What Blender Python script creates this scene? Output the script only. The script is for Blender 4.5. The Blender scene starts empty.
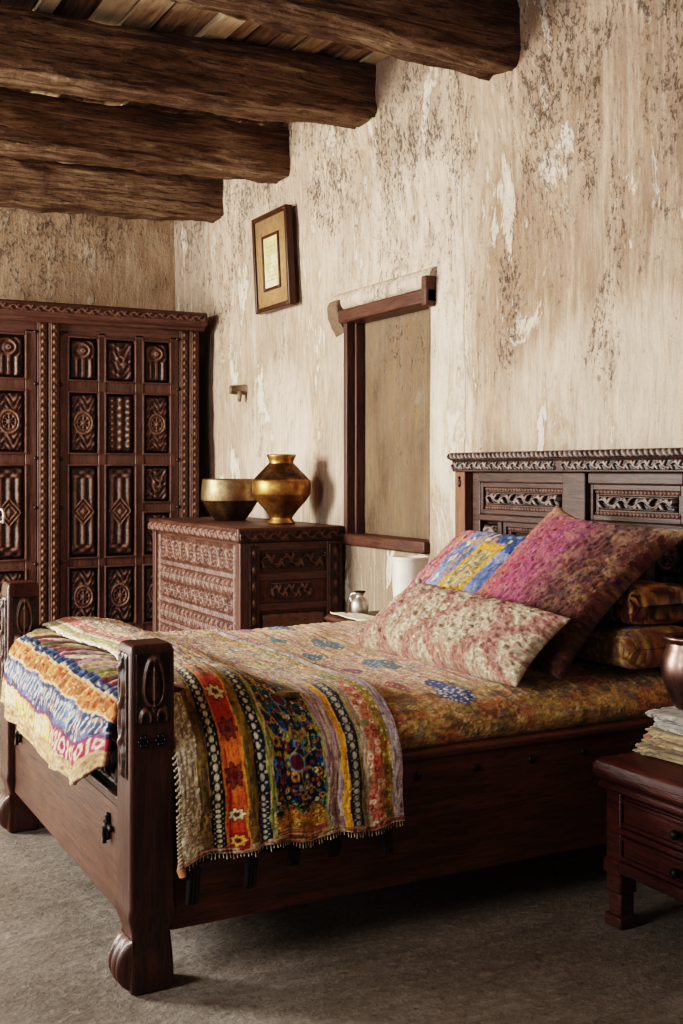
import bpy, math, random
import numpy as np
from mathutils import Vector
random.seed(7)
rng = np.random.default_rng(7)
C = bpy.context.scene.collection
PI = math.pi

# ------------------------------------------------------------------ helpers
def lin(h):
    h = h.lstrip('#'); o = []
    for i in (0, 2, 4):
        c = int(h[i:i+2], 16) / 255
        o.append(c / 12.92 if c <= .04045 else ((c + .055) / 1.055) ** 2.4)
    return np.array(o)

def hsh(ix, iy, seed=0):
    n = (ix.astype(np.int64) * 374761393 + iy.astype(np.int64) * 668265263 + seed * 1442695041) & 0xffffffff
    n = ((n ^ (n >> 13)) * 1274126177) & 0xffffffff
    n = ((n ^ (n >> 16)) * 2246822519) & 0xffffffff
    n = n ^ (n >> 15)
    return (n & 0xffffff) / float(0xffffff)

def vn(x, y, seed=0):
    x = np.asarray(x, float); y = np.asarray(y, float)
    ix = np.floor(x); iy = np.floor(y); fx = x - ix; fy = y - iy
    fx = fx * fx * (3 - 2 * fx); fy = fy * fy * (3 - 2 * fy)
    a = hsh(ix, iy, seed); b = hsh(ix + 1, iy, seed); c = hsh(ix, iy + 1, seed); d = hsh(ix + 1, iy + 1, seed)
    return (a * (1 - fx) + b * fx) * (1 - fy) + (c * (1 - fx) + d * fx) * fy

def fbm(x, y, o=4, seed=0):
    s = 0; a = .5; t = 0
    for k in range(o):
        s = s + a * vn(x * 2 ** k, y * 2 ** k, seed + k * 17); t += a; a *= .5
    return s / t

def sst(a, b, x):
    t = np.clip((x - a) / (b - a), 0, 1); return t * t * (3 - 2 * t)

def mixc(c1, c2, m):
    m = np.clip(m, 0, 1)[..., None]; return c1 * (1 - m) + c2 * m

ORG = {}
def _link(o, parent, origin):
    C.objects.link(o)
    if parent is not None:
        o.parent = parent
        po = ORG[parent.name]
        o.location = Vector(origin) - po if origin is not None else Vector((0, 0, 0))
        ORG[o.name] = Vector(origin) if origin is not None else po.copy()
    else:
        o.location = Vector(origin or (0, 0, 0)); ORG[o.name] = Vector(origin or (0, 0, 0))

def props(o, label=None, cat=None, group=None, kind=None):
    if label: o['label'] = label
    if cat: o['category'] = cat
    if group: o['group'] = group
    if kind: o['kind'] = kind
    return o

def thing(name, loc, label=None, cat=None, group=None, kind=None):
    o = bpy.data.objects.new(name, None); o.empty_display_size = .05
    _link(o, None, loc)
    return props(o, label, cat, group, kind)

def emit(name, V, F, mat, parent=None, origin=None, col=None, smooth=True, bevel=0, solid=0, seg=2, solid_off=1.0):
    """V, F in world coordinates -> one mesh object"""
    V = np.asarray(V, float)
    me = bpy.data.meshes.new(name)
    o = bpy.data.objects.new(name, me)
    _link(o, parent, origin)
    V2 = V - np.array(ORG[o.name])
    me.from_pydata(V2.tolist(), [], F if isinstance(F, list) else F.tolist())
    if col is not None:
        a = me.color_attributes.new('Col', 'FLOAT_COLOR', 'POINT')
        c4 = np.ones((len(V), 4)); c4[:, :3] = np.clip(np.asarray(col).reshape(-1, 3), 0, 1)
        a.data.foreach_set('color', c4.ravel())
    me.materials.append(mat)
    if smooth: me.polygons.foreach_set('use_smooth', [True] * len(me.polygons))
    me.update()
    if solid:
        m = o.modifiers.new('s', 'SOLIDIFY'); m.thickness = solid; m.offset = solid_off
    if bevel:
        m = o.modifiers.new('b', 'BEVEL'); m.width = bevel; m.segments = seg; m.limit_method = 'ANGLE'; m.angle_limit = .6
        m.harden_normals = False
        try:
            me.set_sharp_from_angle(angle=.6)
        except Exception: pass
    return o

class MB:
    def __init__(s): s.V = []; s.F = []; s.Col = []
    def add(s, V, F, col=None):
        b = len(s.V); V = np.asarray(V, float).reshape(-1, 3)
        s.V.extend(V.tolist()); s.F.extend([[int(i) + b for i in f] for f in F])
        if col is None: col = np.full((len(V), 3), .5)
        s.Col.extend(np.asarray(col).reshape(-1, 3).tolist()); return s
    def box(s, x0, x1, y0, y1, z0, z1):
        return s.add([(x0,y0,z0),(x1,y0,z0),(x1,y1,z0),(x0,y1,z0),(x0,y0,z1),(x1,y0,z1),(x1,y1,z1),(x0,y1,z1)],
              [(0,3,2,1),(4,5,6,7),(0,1,5,4),(1,2,6,5),(2,3,7,6),(3,0,4,7)])
    def prism(s, prof, axis, a0, a1):
        """closed 2D profile extruded along axis ('x': prof=(y,z); 'y': prof=(x,z); 'z': (x,y))"""
        n = len(prof); V = []
        for a in (a0, a1):
            for p, q in prof:
                V.append({'x': (a, p, q), 'y': (p, a, q), 'z': (p, q, a)}[axis])
        F = [[i, (i+1) % n, n + (i+1) % n, n + i] for i in range(n)]
        F += [list(range(n))[::-1], [n + i for i in range(n)]]
        return s.add(V, F)
    def tube(s, pts, r, k=8, cap=True):
        pts = [Vector(p) for p in pts]; n = len(pts); R = r if isinstance(r, (list, tuple)) else [r] * n
        V = []; up = Vector((0, 0, 1))
        for i, p in enumerate(pts):
            t = (pts[min(i+1, n-1)] - pts[max(i-1, 0)]).normalized()
            u = up if abs(t.dot(up)) < .95 else Vector((1, 0, 0))
            a = t.cross(u).normalized(); b = t.cross(a).normalized()
            for j in range(k):
                an = 2 * PI * j / k; V.append(p + (a * math.cos(an) + b * math.sin(an)) * R[i])
        F = [[i*k + j, i*k + (j+1) % k, (i+1)*k + (j+1) % k, (i+1)*k + j] for i in range(n-1) for j in range(k)]
        if cap: F += [list(range(k)), [(n-1)*k + j for j in range(k)][::-1]]
        return s.add([tuple(v) for v in V], F)
    def lathe(s, prof, c, k=48, cap=(True, True)):
        V = []
        for r, z in prof:
            for j in range(k):
                an = 2 * PI * j / k; V.append((c[0] + r * math.cos(an), c[1] + r * math.sin(an), c[2] + z))
        n = len(prof)
        F = [[i*k + j, i*k + (j+1) % k, (i+1)*k + (j+1) % k, (i+1)*k + j] for i in range(n-1) for j in range(k)]
        if cap[0]: F.append(list(range(k))[::-1])
        if cap[1]: F.append([(n-1)*k + j for j in range(k)])
        return s.add(V, F)
    def ball(s, c, r, k=12, sc=(1, 1, 1)):
        pr = [(max(1e-4, math.sin(PI*i/k)) , -math.cos(PI*i/k)) for i in range(k+1)]
        b = MB().lathe([(a*r, z*r) for a, z in pr], (0, 0, 0), 2*k)
        return s.add(np.array(b.V) * np.array(sc) + np.array(c), b.F)
    def build(s, name, mat, parent=None, **kw):
        if kw.pop('usecol', False): kw['col'] = s.Col
        return emit(name, s.V, s.F, mat, parent, **kw)

def gridf(nu, nv, flip=False):
    i, j = np.meshgrid(np.arange(nu - 1), np.arange(nv - 1), indexing='ij'); a = (i * nv + j).ravel()
    F = np.stack([a, a + nv, a + nv + 1, a + 1], 1)
    return F[:, ::-1] if flip else F

def relief(O, U, Vv, w, h, fn, depth, nx, ny, mb=None, frame=.0):
    """carved board: height field on the plane O + U*s + V*t, relief towards N = U x V.  Colour holds wear."""
    O = np.array(O, float); U = np.array(U, float); Vv = np.array(Vv, float); N = np.cross(U, Vv)
    s = np.linspace(0, 1, nx); t = np.linspace(0, 1, ny); S, T = np.meshgrid(s, t, indexing='ij')
    H = fn(S, T, w, h) + .16 * (fbm(S * w * 55 + O[0] * 5, T * h * 55 + O[2] * 3, 3, 77) - .5)
    H = np.clip(H, 0, 1.2)
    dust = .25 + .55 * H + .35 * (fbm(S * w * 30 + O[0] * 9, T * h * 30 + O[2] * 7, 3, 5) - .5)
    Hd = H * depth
    P = O + S[..., None] * w * U + T[..., None] * h * Vv + Hd[..., None] * N
    # skirt
    P[0] -= N * (Hd[0][:, None] + .006); P[-1] -= N * (Hd[-1][:, None] + .006)
    P[:, 0] -= N * (Hd[:, 0][:, None] + .006); P[:, -1] -= N * (Hd[:, -1][:, None] + .006)
    mb = mb or MB()
    mb.add(P.reshape(-1, 3), gridf(nx, ny), np.repeat(np.clip(dust, 0, 1).reshape(-1, 1), 3, 1))
    return mb

def bmp(x, c, w): return np.exp(-((x - c) / w) ** 2)

# ---- carving patterns (S,T in 0..1, real size w,h)
def _xy(S, T, w, h):
    return (S - .5) * 2, (T - .5) * 2 * h / w
def dome(S, T, k=10): return (1 - np.abs(S*2-1) ** k) * (1 - np.abs(T*2-1) ** (k * 1.6))
def pat_medallion(S, T, w, h):
    x, y = _xy(S, T, w, h); r = np.hypot(x, y * .85); th = np.arctan2(y, x)
    H = .45 + .5 * bmp(r, .72, .09) + .35 * bmp(r, .5, .06) + .5 * bmp(r, 0, .2) + .25 * (np.cos(8 * th)) * bmp(r, .33, .14)
    out = sst(.78, .9, r)
    H += out * (.35 * np.sin(y * 9 + 2.5 * np.sin(x * 5)) * np.cos(x * 7))
    return H * dome(S, T)
def pat_vase(S, T, w, h):
    x, y = _xy(S, T, w, h); hh = h / w
    r = np.hypot(x, (y - hh * .45) * 1.1)
    H = .4 + .4 * bmp(r, .45, .12) + .4 * bmp(r, .1, .15)
    low = sst(.15, -.1, y)
    H += low * .45 * np.cos(x * 11) * (1 - .5 * bmp(np.abs(x), 0, .1)) + .25 * np.sin(12 * r + 4 * x) * (1 - low)
    return H * dome(S, T)
def pat_flute(S, T, w, h):
    x, y = _xy(S, T, w, h)
    H = .45 + .35 * np.cos(x * PI * 3)
    H += bmp(np.abs(x), .66, .14) * .3 * np.cos(y * 14) + bmp(x, 0, .16) * .3 * np.cos(y * 10)
    return H * dome(S, T)
def pat_diamond(S, T, w, h):
    x, y = _xy(S, T, w, h); d = np.abs(x) * .95 + np.abs(y) * .8
    ins = sst(1.0, .9, d)
    H = .45 + (1 - ins) * .35 * np.cos(x * 9.5) + .5 * bmp(d, .85, .08) + .4 * bmp(d, .52, .07) + .5 * bmp(d, 0, .22)
    end = sst(h / w * .72, h / w * .8, np.abs(y)); H = H * (1 - end) + end * (.5 + .4 * np.cos(x * 6) * np.cos(y * 8))
    return H * dome(S, T)
def pat_swirl(S, T, w, h):
    x, y = _xy(S, T, w, h)
    H = .45 + .4 * np.sin(6 * y + 4 * np.sin(3.2 * x + 1) ) * np.cos(4 * x + 2 * np.sin(3 * y)) + .3 * bmp(np.hypot(x, y), .3, .1)
    return H * dome(S, T)
def scroll(x, y, per):
    """vine along x, y in -1..1"""
    ph = x / per * 2 * PI
    c = .45 * np.sin(ph); H = bmp(y, c, .16)
    lf = np.cos(ph * 2 + y * 2.6 * np.sign(np.sin(ph) + 1e-6)); H = np.maximum(H, .75 * sst(.1, .7, lf) * sst(.95, .7, np.abs(y)))
    return H
def pat_frieze(per=.09, ax='S'):
    def f(S, T, w, h):
        x, y = (S * w, T * 2 - 1) if ax == 'S' else (T * h, S * 2 - 1)
        H = .15 + .8 * scroll(x, y, per) * sst(.92, .8, np.abs(y)) + .6 * sst(.86, .93, np.abs(y))
        return H
    return f
def pat_beads(per=.03, ax='T'):
    def f(S, T, w, h):
        x, y = (S * w, T * 2 - 1) if ax == 'S' else (T * h, S * 2 - 1)
        H = .3 + .6 * sst(.75, .9, np.abs(y)) * sst(1, .97, np.abs(y)) + bmp(y, 0, .38) * (.35 + .45 * np.cos(x / per * 2 * PI + 2.2 * np.abs(y)))
        return H
    return f
def pat_rope(per=.03, ax='S'):
    def f(S, T, w, h):
        x, y = (S * w, T * 2 - 1) if ax == 'S' else (T * h, S * 2 - 1)
        return np.sqrt(np.clip(1 - y * y, 0, 1)) * (.65 + .35 * np.cos(x / per * 2 * PI + y * 2.2))
    return f
def pat_ropeflat(per=.03):
    def f(S, T, w, h):
        x, y = S * w, T * 2 - 1
        return .25 + .5 * sst(.95, .5, np.abs(y)) * (.5 + .5 * np.cos(x / per * 2 * PI + y * 2.2))
    return f

# ------------------------------------------------------------------ materials
class NT:
    def __init__(s, name):
        s.m = bpy.data.materials.new(name); s.m.use_nodes = True; s.t = s.m.node_tree; s.n = s.t.nodes
        s.b = s.n['Principled BSDF']
    def N(s, typ, **kw):
        n = s.n.new(typ)
        for k, v in kw.items():
            if k == 'inp':
                for a, b in v.items():
                    if isinstance(b, bpy.types.NodeSocket): s.t.links.new(b, n.inputs[a])
                    else: n.inputs[a].default_value = b
            else: setattr(n, k, v)
        return n
    def L(s, a, b): s.t.links.new(a, b)
    def coord(s, scale=(1, 1, 1), loc=(0, 0, 0), out='Object', rot=(0, 0, 0)):
        tc = s.N('ShaderNodeTexCoord'); mp = s.N('ShaderNodeMapping', inp={'Vector': tc.outputs[out], 'Scale': scale, 'Location': loc, 'Rotation': rot})
        return mp.outputs['Vector']
    def noise(s, vec, scale, detail=4, rough=.55, dist=0):
        return s.N('ShaderNodeTexNoise', inp={'Vector': vec, 'Scale': scale, 'Detail': detail, 'Roughness': rough, 'Distortion': dist}).outputs['Fac']
    def ramp(s, fac, stops, interp='LINEAR'):
        r = s.N('ShaderNodeValToRGB', inp={'Fac': fac}); cr = r.color_ramp; cr.interpolation = interp
        while len(cr.elements) < len(stops): cr.elements.new(.5)
        for e, (p, c) in zip(cr.elements, stops):
            e.position = p; e.color = (*c, 1) if hasattr(c, '__len__') else (c, c, c, 1)
        return r.outputs['Color']
    def mix(s, f, a, b, mode='MIX'):
        n = s.N('ShaderNodeMix', data_type='RGBA', blend_type=mode)
        for k, v in ((0, f), (6, a), (7, b)):
            if isinstance(v, bpy.types.NodeSocket): s.L(v, n.inputs[k])
            elif k == 0: n.inputs[0].default_value = v
            else: n.inputs[k].default_value = (*v, 1) if hasattr(v, '__len__') else (v, v, v, 1)
        return n.outputs[2]
    def math(s, op, a, b=0., c=None):
        n = s.N('ShaderNodeMath', operation=op)
        for k, v in enumerate((a, b) if c is None else (a, b, c)):
            if isinstance(v, bpy.types.NodeSocket): s.L(v, n.inputs[k])
            else: n.inputs[k].default_value = v
        return n.outputs[0]
    def bump(s, h, strength=.3, dist=.01, normal=None):
        n = s.N('ShaderNodeBump', inp={'Height': h, 'Strength': strength, 'Distance': dist})
        if normal: s.L(normal, n.inputs['Normal'])
        return n.outputs['Normal']
    def fin(s, col, rough=.6, normal=None, metal=0, spec=None, sheen=0):
        for k, v in (('Base Color', col), ('Roughness', rough), ('Metallic', metal)):
            if isinstance(v, bpy.types.NodeSocket): s.L(v, s.b.inputs[k])
            elif k == 'Base Color': s.b.inputs[k].default_value = (*v, 1)
            else: s.b.inputs[k].default_value = v
        if normal: s.L(normal, s.b.inputs['Normal'])
        if spec is not None: s.b.inputs['Specular IOR Level'].default_value = spec
        if sheen: s.b.inputs['Sheen Weight'].default_value = sheen
        return s.m

def wood(name, dark, light, axis='x', sc=1, rough=(.38, .6), bumpy=.25, spec=.4):
    n = NT(name); d = {'x': (1.2, 14, 14), 'y': (14, 1.2, 14), 'z': (14, 14, 1.2)}[axis]
    v = n.coord(tuple(a * sc for a in d)); v2 = n.coord((1, 1, 1))
    g = n.noise(v, 3, 7, .65, 1.2); big = n.noise(v2, 2.3, 4)
    f = n.math('ADD', n.math('MULTIPLY', g, .75), n.math('MULTIPLY', big, .25))
    mid = tuple((np.array(dark) * .5 + np.array(light) * .5))
    col = n.ramp(f, [(.3, dark), (.52, mid), (.72, light)])
    fine = n.noise(v, 14, 3, .6)
    col = n.mix(n.math('MULTIPLY', n.ramp(fine, [(.32, 1.), (.46, 0.)]), .55), col, tuple(np.array(dark) * .35))
    r = n.ramp(big, [(.3, rough[0]), (.7, rough[1])])
    return n.fin(col, r, n.bump(n.math('ADD', g, n.math('MULTIPLY', fine, .5)), bumpy, .006), spec=spec)

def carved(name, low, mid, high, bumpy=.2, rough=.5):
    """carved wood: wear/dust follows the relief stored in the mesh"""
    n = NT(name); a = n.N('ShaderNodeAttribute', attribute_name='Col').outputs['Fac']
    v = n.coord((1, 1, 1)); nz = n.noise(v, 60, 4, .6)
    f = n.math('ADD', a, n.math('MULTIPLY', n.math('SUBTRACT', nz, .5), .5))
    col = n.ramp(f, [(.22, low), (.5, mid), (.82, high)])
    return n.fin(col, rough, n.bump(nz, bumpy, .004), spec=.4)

def cloth(name, stitch=350, strength=.5, rough=.9, aniso=(1, 1, 1), dist=.004, var=.35, sheen=.15):
    n = NT(name); a = n.N('ShaderNodeAttribute', attribute_name='Col').outputs['Color']
    v = n.coord(aniso); nz = n.noise(v, stitch, 3, .7); n2 = n.noise(n.coord((1, 1, 1)), stitch * .22, 4, .6)
    h = n.math('ADD', nz, n.math('MULTIPLY', n2, 1.2))
    col = n.mix(1.0, a, n.ramp(h, [(.75, 1 - var * 1.5), (1.15, 1.0), (1.5, 1 + var)]), 'MULTIPLY')
    return n.fin(col, rough, n.bump(h, strength, dist), spec=.15, sheen=sheen)

M = {}
M['wood_bed'] = wood('dark_bed_wood', lin('2a160d'), lin('7a4630'), 'x')
M['wood_bed_y'] = wood('dark_bed_wood_y', lin('22140f'), lin('64402e'), 'y', rough=(.3, .5))
M['wood_post'] = wood('dark_post_wood', lin('22130d'), lin('5a3526'), 'z', rough=(.3, .5))
M['wood_red'] = wood('red_brown_wood', lin('2e1c17'), lin('6c4c40'), 'z')
M['wood_red_x'] = wood('red_brown_wood_x', lin('2e1c17'), lin('6c4c40'), 'x')
M['wood_red_y'] = wood('red_brown_wood_y', lin('2a1711'), lin('66412f'), 'y')
M['wood_night'] = wood('nightstand_wood', lin('1d0b08'), lin('5e2c1f'), 'y', rough=(.35, .6), bumpy=.5)
M['carve_red'] = carved('carved_red_wood', lin('24140f'), lin('523628'), lin('7e5f4e'))
M['carve_panel'] = carved('carved_panel_wood', lin('281812'), lin('472e25'), lin('735748'))
M['carve_chest'] = carved('carved_chest_wood', lin('22130e'), lin('513328'), lin('86675a'))
M['carve_dark'] = carved('carved_dark_wood', lin('0c0806'), lin('3a2a24'), lin('94847a'), rough=.42)
M['carve_bed'] = carved('carved_bed_wood', lin('100806'), lin('3a2218'), lin('6a4c3c'), rough=.35)
M['head_wood'] = wood('headboard_wood', lin('1a0f0c'), lin('5c443a'), 'y', rough=(.3, .5))
M['head_post'] = wood('headboard_post_wood', lin('4a2a1c'), lin('9a6848'), 'z')

def iron():
    n = NT('iron'); v = n.coord(); nz = n.noise(v, 80, 3)
    return n.fin(n.ramp(nz, [(.3, lin('17120f')), (.7, lin('3a302a'))]), .5, n.bump(nz, .3, .003), metal=.7)
M['iron'] = iron()
def brass(name, c0, c1, c2, rough=.33):
    n = NT(name); v = n.coord(); nz = n.noise(v, 9, 6, .65); fine = n.noise(v, 70, 3)
    col = n.ramp(nz, [(.34, c0), (.5, c1), (.66, c2)])
    r = n.ramp(nz, [(.3, rough + .2), (.7, rough)])
    return n.fin(col, r, n.bump(fine, .12, .003), metal=.9)
M['brass'] = brass('old_brass', lin('54391f'), lin('98703f'), lin('d0a468'))
M['brass_dark'] = brass('tarnished_brass', lin('2c2014'), lin('5c452c'), lin('86694a'), .38)
M['brass_bowl'] = brass('dull_brass_bowl', lin('54442e'), lin('8a7456'), lin('b49c7a'), .36)
M['copper'] = brass('brown_metal', lin('3a2822'), lin('6a5048'), lin('8c7468'), .3)
M['silver'] = brass('dull_silver', lin('8a847c'), lin('c0bab0'), lin('e0dcd4'), .3)
def plain(name, c0, c1, sc=30, rough=.6, b=.1, metal=0, spec=.4):
    n = NT(name); v = n.coord(); nz = n.noise(v, sc, 4)
    return n.fin(n.ramp(nz, [(.3, c0), (.7, c1)]), rough, n.bump(nz, b, .004), metal=metal, spec=spec)
M['ceramic'] = plain('white_ceramic', lin('d8d0c0'), lin('f0eadd'), 12, .25, .03)
M['black'] = plain('dark_hollow', lin('0a0706'), lin('16100c'), 20, .8)
M['cord'] = plain('dark_cord', lin('0e0b0b'), lin('241c1c'), 90, .8, .6)
M['knob'] = plain('pale_knob', lin('8a8070'), lin('b8ae9c'), 40, .4)
M['fringe'] = plain('cream_fringe', lin('a89878'), lin('d8ccb0'), 120, .9, .4)
M['mat_board'] = plain('picture_mount', lin('8c6a48'), lin('a47e58'), 25, .8, .05)
M['frame_wood'] = wood('picture_frame_wood', lin('24140c'), lin('54341f'), 'z', rough=(.3, .5))
M['vcol'] = cloth('paper', 120, .05, .8, var=.05, sheen=0)

def plaster(name, kind):
    """aged lime plaster; Object space is metres: Y along the wall, Z up"""
    n = NT(name); v = n.coord(); vs = n.coord((1, 1, .42)); vss = n.coord((1, 1, .09))
    tc = n.N('ShaderNodeTexCoord'); sp = n.N('ShaderNodeSeparateXYZ', inp={'Vector': tc.outputs['Object']})
    y, z = sp.outputs[1], sp.outputs[2]
    big = n.noise(v, 1.1, 5, .6, .4); med = n.noise(vs, 3.2, 6, .65, .6); fin = n.noise(vs, 14, 5, .7); grit = n.noise(v, 55, 5, .7); streak = n.noise(vss, 9, 5, .65)
    if kind == 'right':
        c = n.ramp(big, [(.32, lin('86705e')), (.5, lin('a38a77')), (.68, lin('b9a18d'))])
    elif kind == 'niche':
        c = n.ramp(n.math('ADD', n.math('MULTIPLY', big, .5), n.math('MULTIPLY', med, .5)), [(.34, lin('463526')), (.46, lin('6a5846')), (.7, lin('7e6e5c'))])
    else:
        c = n.ramp(big, [(.3, lin('9a7f66')), (.55, lin('b2967a')), (.75, lin('cbb096'))])
    # vertical wash streaks
    c = n.mix(n.math('MULTIPLY', n.ramp(streak, [(.5, 0.), (.66, 1.)]), {'right': .45, 'back': .15, 'niche': .08}[kind]), c, lin('dcc8b0'))
    c = n.mix(n.math('MULTIPLY', n.ramp(streak, [(.3, 1.), (.44, 0.)]), .35), c, lin('94755c'))
    if kind == 'right':
        # paler low down and around the recess, browner field above the headboard
        def gauss(cy, cz, sy, sz):
            a = n.math('DIVIDE', n.math('SUBTRACT', y, cy), sy); b = n.math('DIVIDE', n.math('SUBTRACT', z, cz), sz)
            d = n.math('ADD', n.math('MULTIPLY', a, a), n.math('MULTIPLY', b, b))
            d = n.math('ADD', d, n.math('MULTIPLY', n.math('SUBTRACT', med, .5), 2.2))
            return n.ramp(d, [(.35, 1.), (1., 0.)])
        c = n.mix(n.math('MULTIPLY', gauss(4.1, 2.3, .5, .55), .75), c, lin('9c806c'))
        c = n.mix(n.math('MULTIPLY', gauss(4.9, 2.5, .75, .55), .55), c, lin('dccab6'))
        c = n.mix(n.math('MULTIPLY', gauss(4.6, 1.6, .22, .9), .8), c, lin('e2d2be'))
        c = n.mix(n.math('MULTIPLY', gauss(3.3, 1.65, .9, .42), .8), c, lin('d2beaa'))
        c = n.mix(n.math('MULTIPLY', gauss(6.6, 1.5, .6, .6), .6), c, lin('dccab6'))
        c = n.mix(n.math('MULTIPLY', gauss(5.3, .62, .9, .62), .9), c, lin('5c4732'))  # brown patch below the sill: the chest's shade put into the colour
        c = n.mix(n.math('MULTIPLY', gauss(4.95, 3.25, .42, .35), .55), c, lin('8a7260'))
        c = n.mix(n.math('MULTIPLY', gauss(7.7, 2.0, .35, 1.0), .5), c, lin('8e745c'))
        yy = n.math('ADD', y, n.math('MULTIPLY', n.math('SUBTRACT', med, .5), .05))
        side = n.N('ShaderNodeMapRange', inp={'Value': yy, 'From Min': 4.50, 'From Max': 4.52, 'To Min': 0., 'To Max': .22}).outputs[0]
        c = n.mix(n.math('MULTIPLY', side, n.ramp(z, [(.3, 0.), (.36, 1.)])) if False else side, c, lin('e6d6c2'))
        crack = n.math('COMPARE', yy, 4.507, .005); c = n.mix(n.math('MULTIPLY', crack, .55), c, lin('7a6048'))
    vg = n.noise(n.coord((1, 1, .10)), 46, 5, .7)
    c = n.mix(n.math('MULTIPLY', n.ramp(vg, [(.34, 1.), (.5, 0.)]), .38 if kind != 'niche' else .2), c, lin('86694f'))
    c = n.mix(n.math('MULTIPLY', n.ramp(vg, [(.52, 0.), (.68, 1.)]), .30 if kind != 'niche' else .05), c, lin('ead9c4'))
    # flaked bright patches
    fl = n.ramp(n.math('ADD', n.math('MULTIPLY', med, .8), n.math('MULTIPLY', fin, .2)), [(.572, 0.), (.592, 1.)])
    c = n.mix(n.math('MULTIPLY', fl, {'right': .75, 'back': .25, 'niche': .04}[kind]), c, lin('e9dcc9'))
    edge = n.ramp(n.math('ADD', n.math('MULTIPLY', med, .8), n.math('MULTIPLY', fin, .2)), [(.535, 0.), (.562, 1.), (.58, 0.)])
    c = n.mix(n.math('MULTIPLY', edge, .35), c, lin('8a6a48'))
    # dark mould: gathers towards the ceiling and in vertical runs
    up = n.N('ShaderNodeMapRange', inp={'Value': z, 'From Min': 1.5, 'From Max': 3.4, 'To Min': -.07, 'To Max': .2}).outputs[0]
    mz = n.noise(vs, 1.7, 4, .6); 
    extra = []
    spk = n.noise(n.coord((1, 1, .6)), 50, 6, .8, .3)
    mz2 = n.math('ADD', mz, up)
    if kind == 'right':
        for cy_, cz_, sy_, sz_ in ((4.15, 2.15, .10, .45), (3.45, 2.3, .08, .5), (3.6, 2.75, .09, .35), (3.9, 2.95, .2, .25), (3.52, 1.85, .1, .3), (5.02, 3.08, .42, .3), (5.9, 2.95, .3, .25), (3.8, 3.05, .35, .2), (5.05, 1.9, .12, .25)):
            mz2 = n.math('ADD', mz2, n.math('MULTIPLY', gauss(cy_, cz_, sy_, sz_), .22))
    den = n.ramp(mz2, [(.42, 0.), (.74, 1.)])                     # where mould gathers
    mask = n.math('MULTIPLY', den, n.ramp(n.math('ADD', n.math('MULTIPLY', fin, .6), n.math('MULTIPLY', spk, .4)), [(.40, 0.), (.62, 1.)]))
    c = n.mix(n.math('MULTIPLY', mask, .62), c, lin('726254'))
    thr = n.math('SUBTRACT', n.math('ADD', n.math('MULTIPLY', spk, .75), n.math('MULTIPLY', fin, .25)), n.math('MULTIPLY', n.math('SUBTRACT', 1., den), .10))
    sp2 = n.ramp(thr, [(.525, 0.), (.585, 1.)])
    c = n.mix(n.math('MULTIPLY', sp2, .8), c, lin('3c332c'))
    chip = n.ramp(spk, [(.60, 0.), (.66, 1.)])
    c = n.mix(n.math('MULTIPLY', chip, .4 if kind != 'niche' else .08), c, lin('e8dccb'))
    c = n.mix(n.math('MULTIPLY', n.ramp(grit, [(.33, 1.), (.42, 0.)]), .3), c, lin('8c7252'))
    h = n.math('ADD', n.math('ADD', n.math('MULTIPLY', fl, .25), n.math('MULTIPLY', fin, .5)), n.math('MULTIPLY', grit, .35))
    h = n.math('SUBTRACT', n.math('ADD', h, n.math('MULTIPLY', spk, .35)), n.math('MULTIPLY', sp2, .3))
    return n.fin(c, .92, n.bump(h, .8, .025), spec=.15)
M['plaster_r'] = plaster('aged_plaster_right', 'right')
M['plaster_n'] = plaster('aged_plaster_shaded', 'niche')  # darkened copy that paints shade into the recess back and corbel
M['plaster_b'] = plaster('aged_plaster_back', 'back')

def floor_mat():
    n = NT('worn_stone_floor'); v = n.coord(); vs = n.coord((.8, 5, 1))
    big = n.noise(v, 1.3, 5, .6, .5); st = n.noise(vs, 2.6, 6, .7, .8); g = n.noise(v, 45, 5, .7); med = n.noise(v, 7, 5, .65)
    fine = n.noise(n.coord((1, 1.8, 1)), 22, 6, .7)
    c = n.ramp(n.math('ADD', n.math('MULTIPLY', big, .6), n.math('MULTIPLY', st, .4)), [(.32, lin('5e554a')), (.5, lin('7c7368')), (.68, lin('9a9288'))])
    c = n.mix(n.math('MULTIPLY', n.ramp(med, [(.3, 1.), (.5, 0.)]), .35), c, lin('5c5044'))
    c = n.mix(n.math('MULTIPLY', n.ramp(fine, [(.3, 1.), (.46, 0.)]), .4), c, lin('4e4438'))
    c = n.mix(n.math('MULTIPLY', n.ramp(fine, [(.54, 0.), (.68, 1.)]), .3), c, lin('beb4a6'))
    c = n.mix(n.math('MULTIPLY', n.ramp(g, [(.32, 1.), (.42, 0.)]), .6), c, lin('3c332a'))
    c = n.mix(n.math('MULTIPLY', n.ramp(g, [(.62, 0.), (.72, 1.)]), .4), c, lin('c8beb0'))
    h = n.math('ADD', n.math('ADD', n.math('MULTIPLY', fine, 1.0), n.math('MULTIPLY', g, .45)), n.math('MULTIPLY', med, .6))
    return n.fin(c, n.ramp(med, [(.3, .55), (.7, .85)]), n.bump(h, .5, .02), spec=.3)
M['floor'] = floor_mat()

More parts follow.
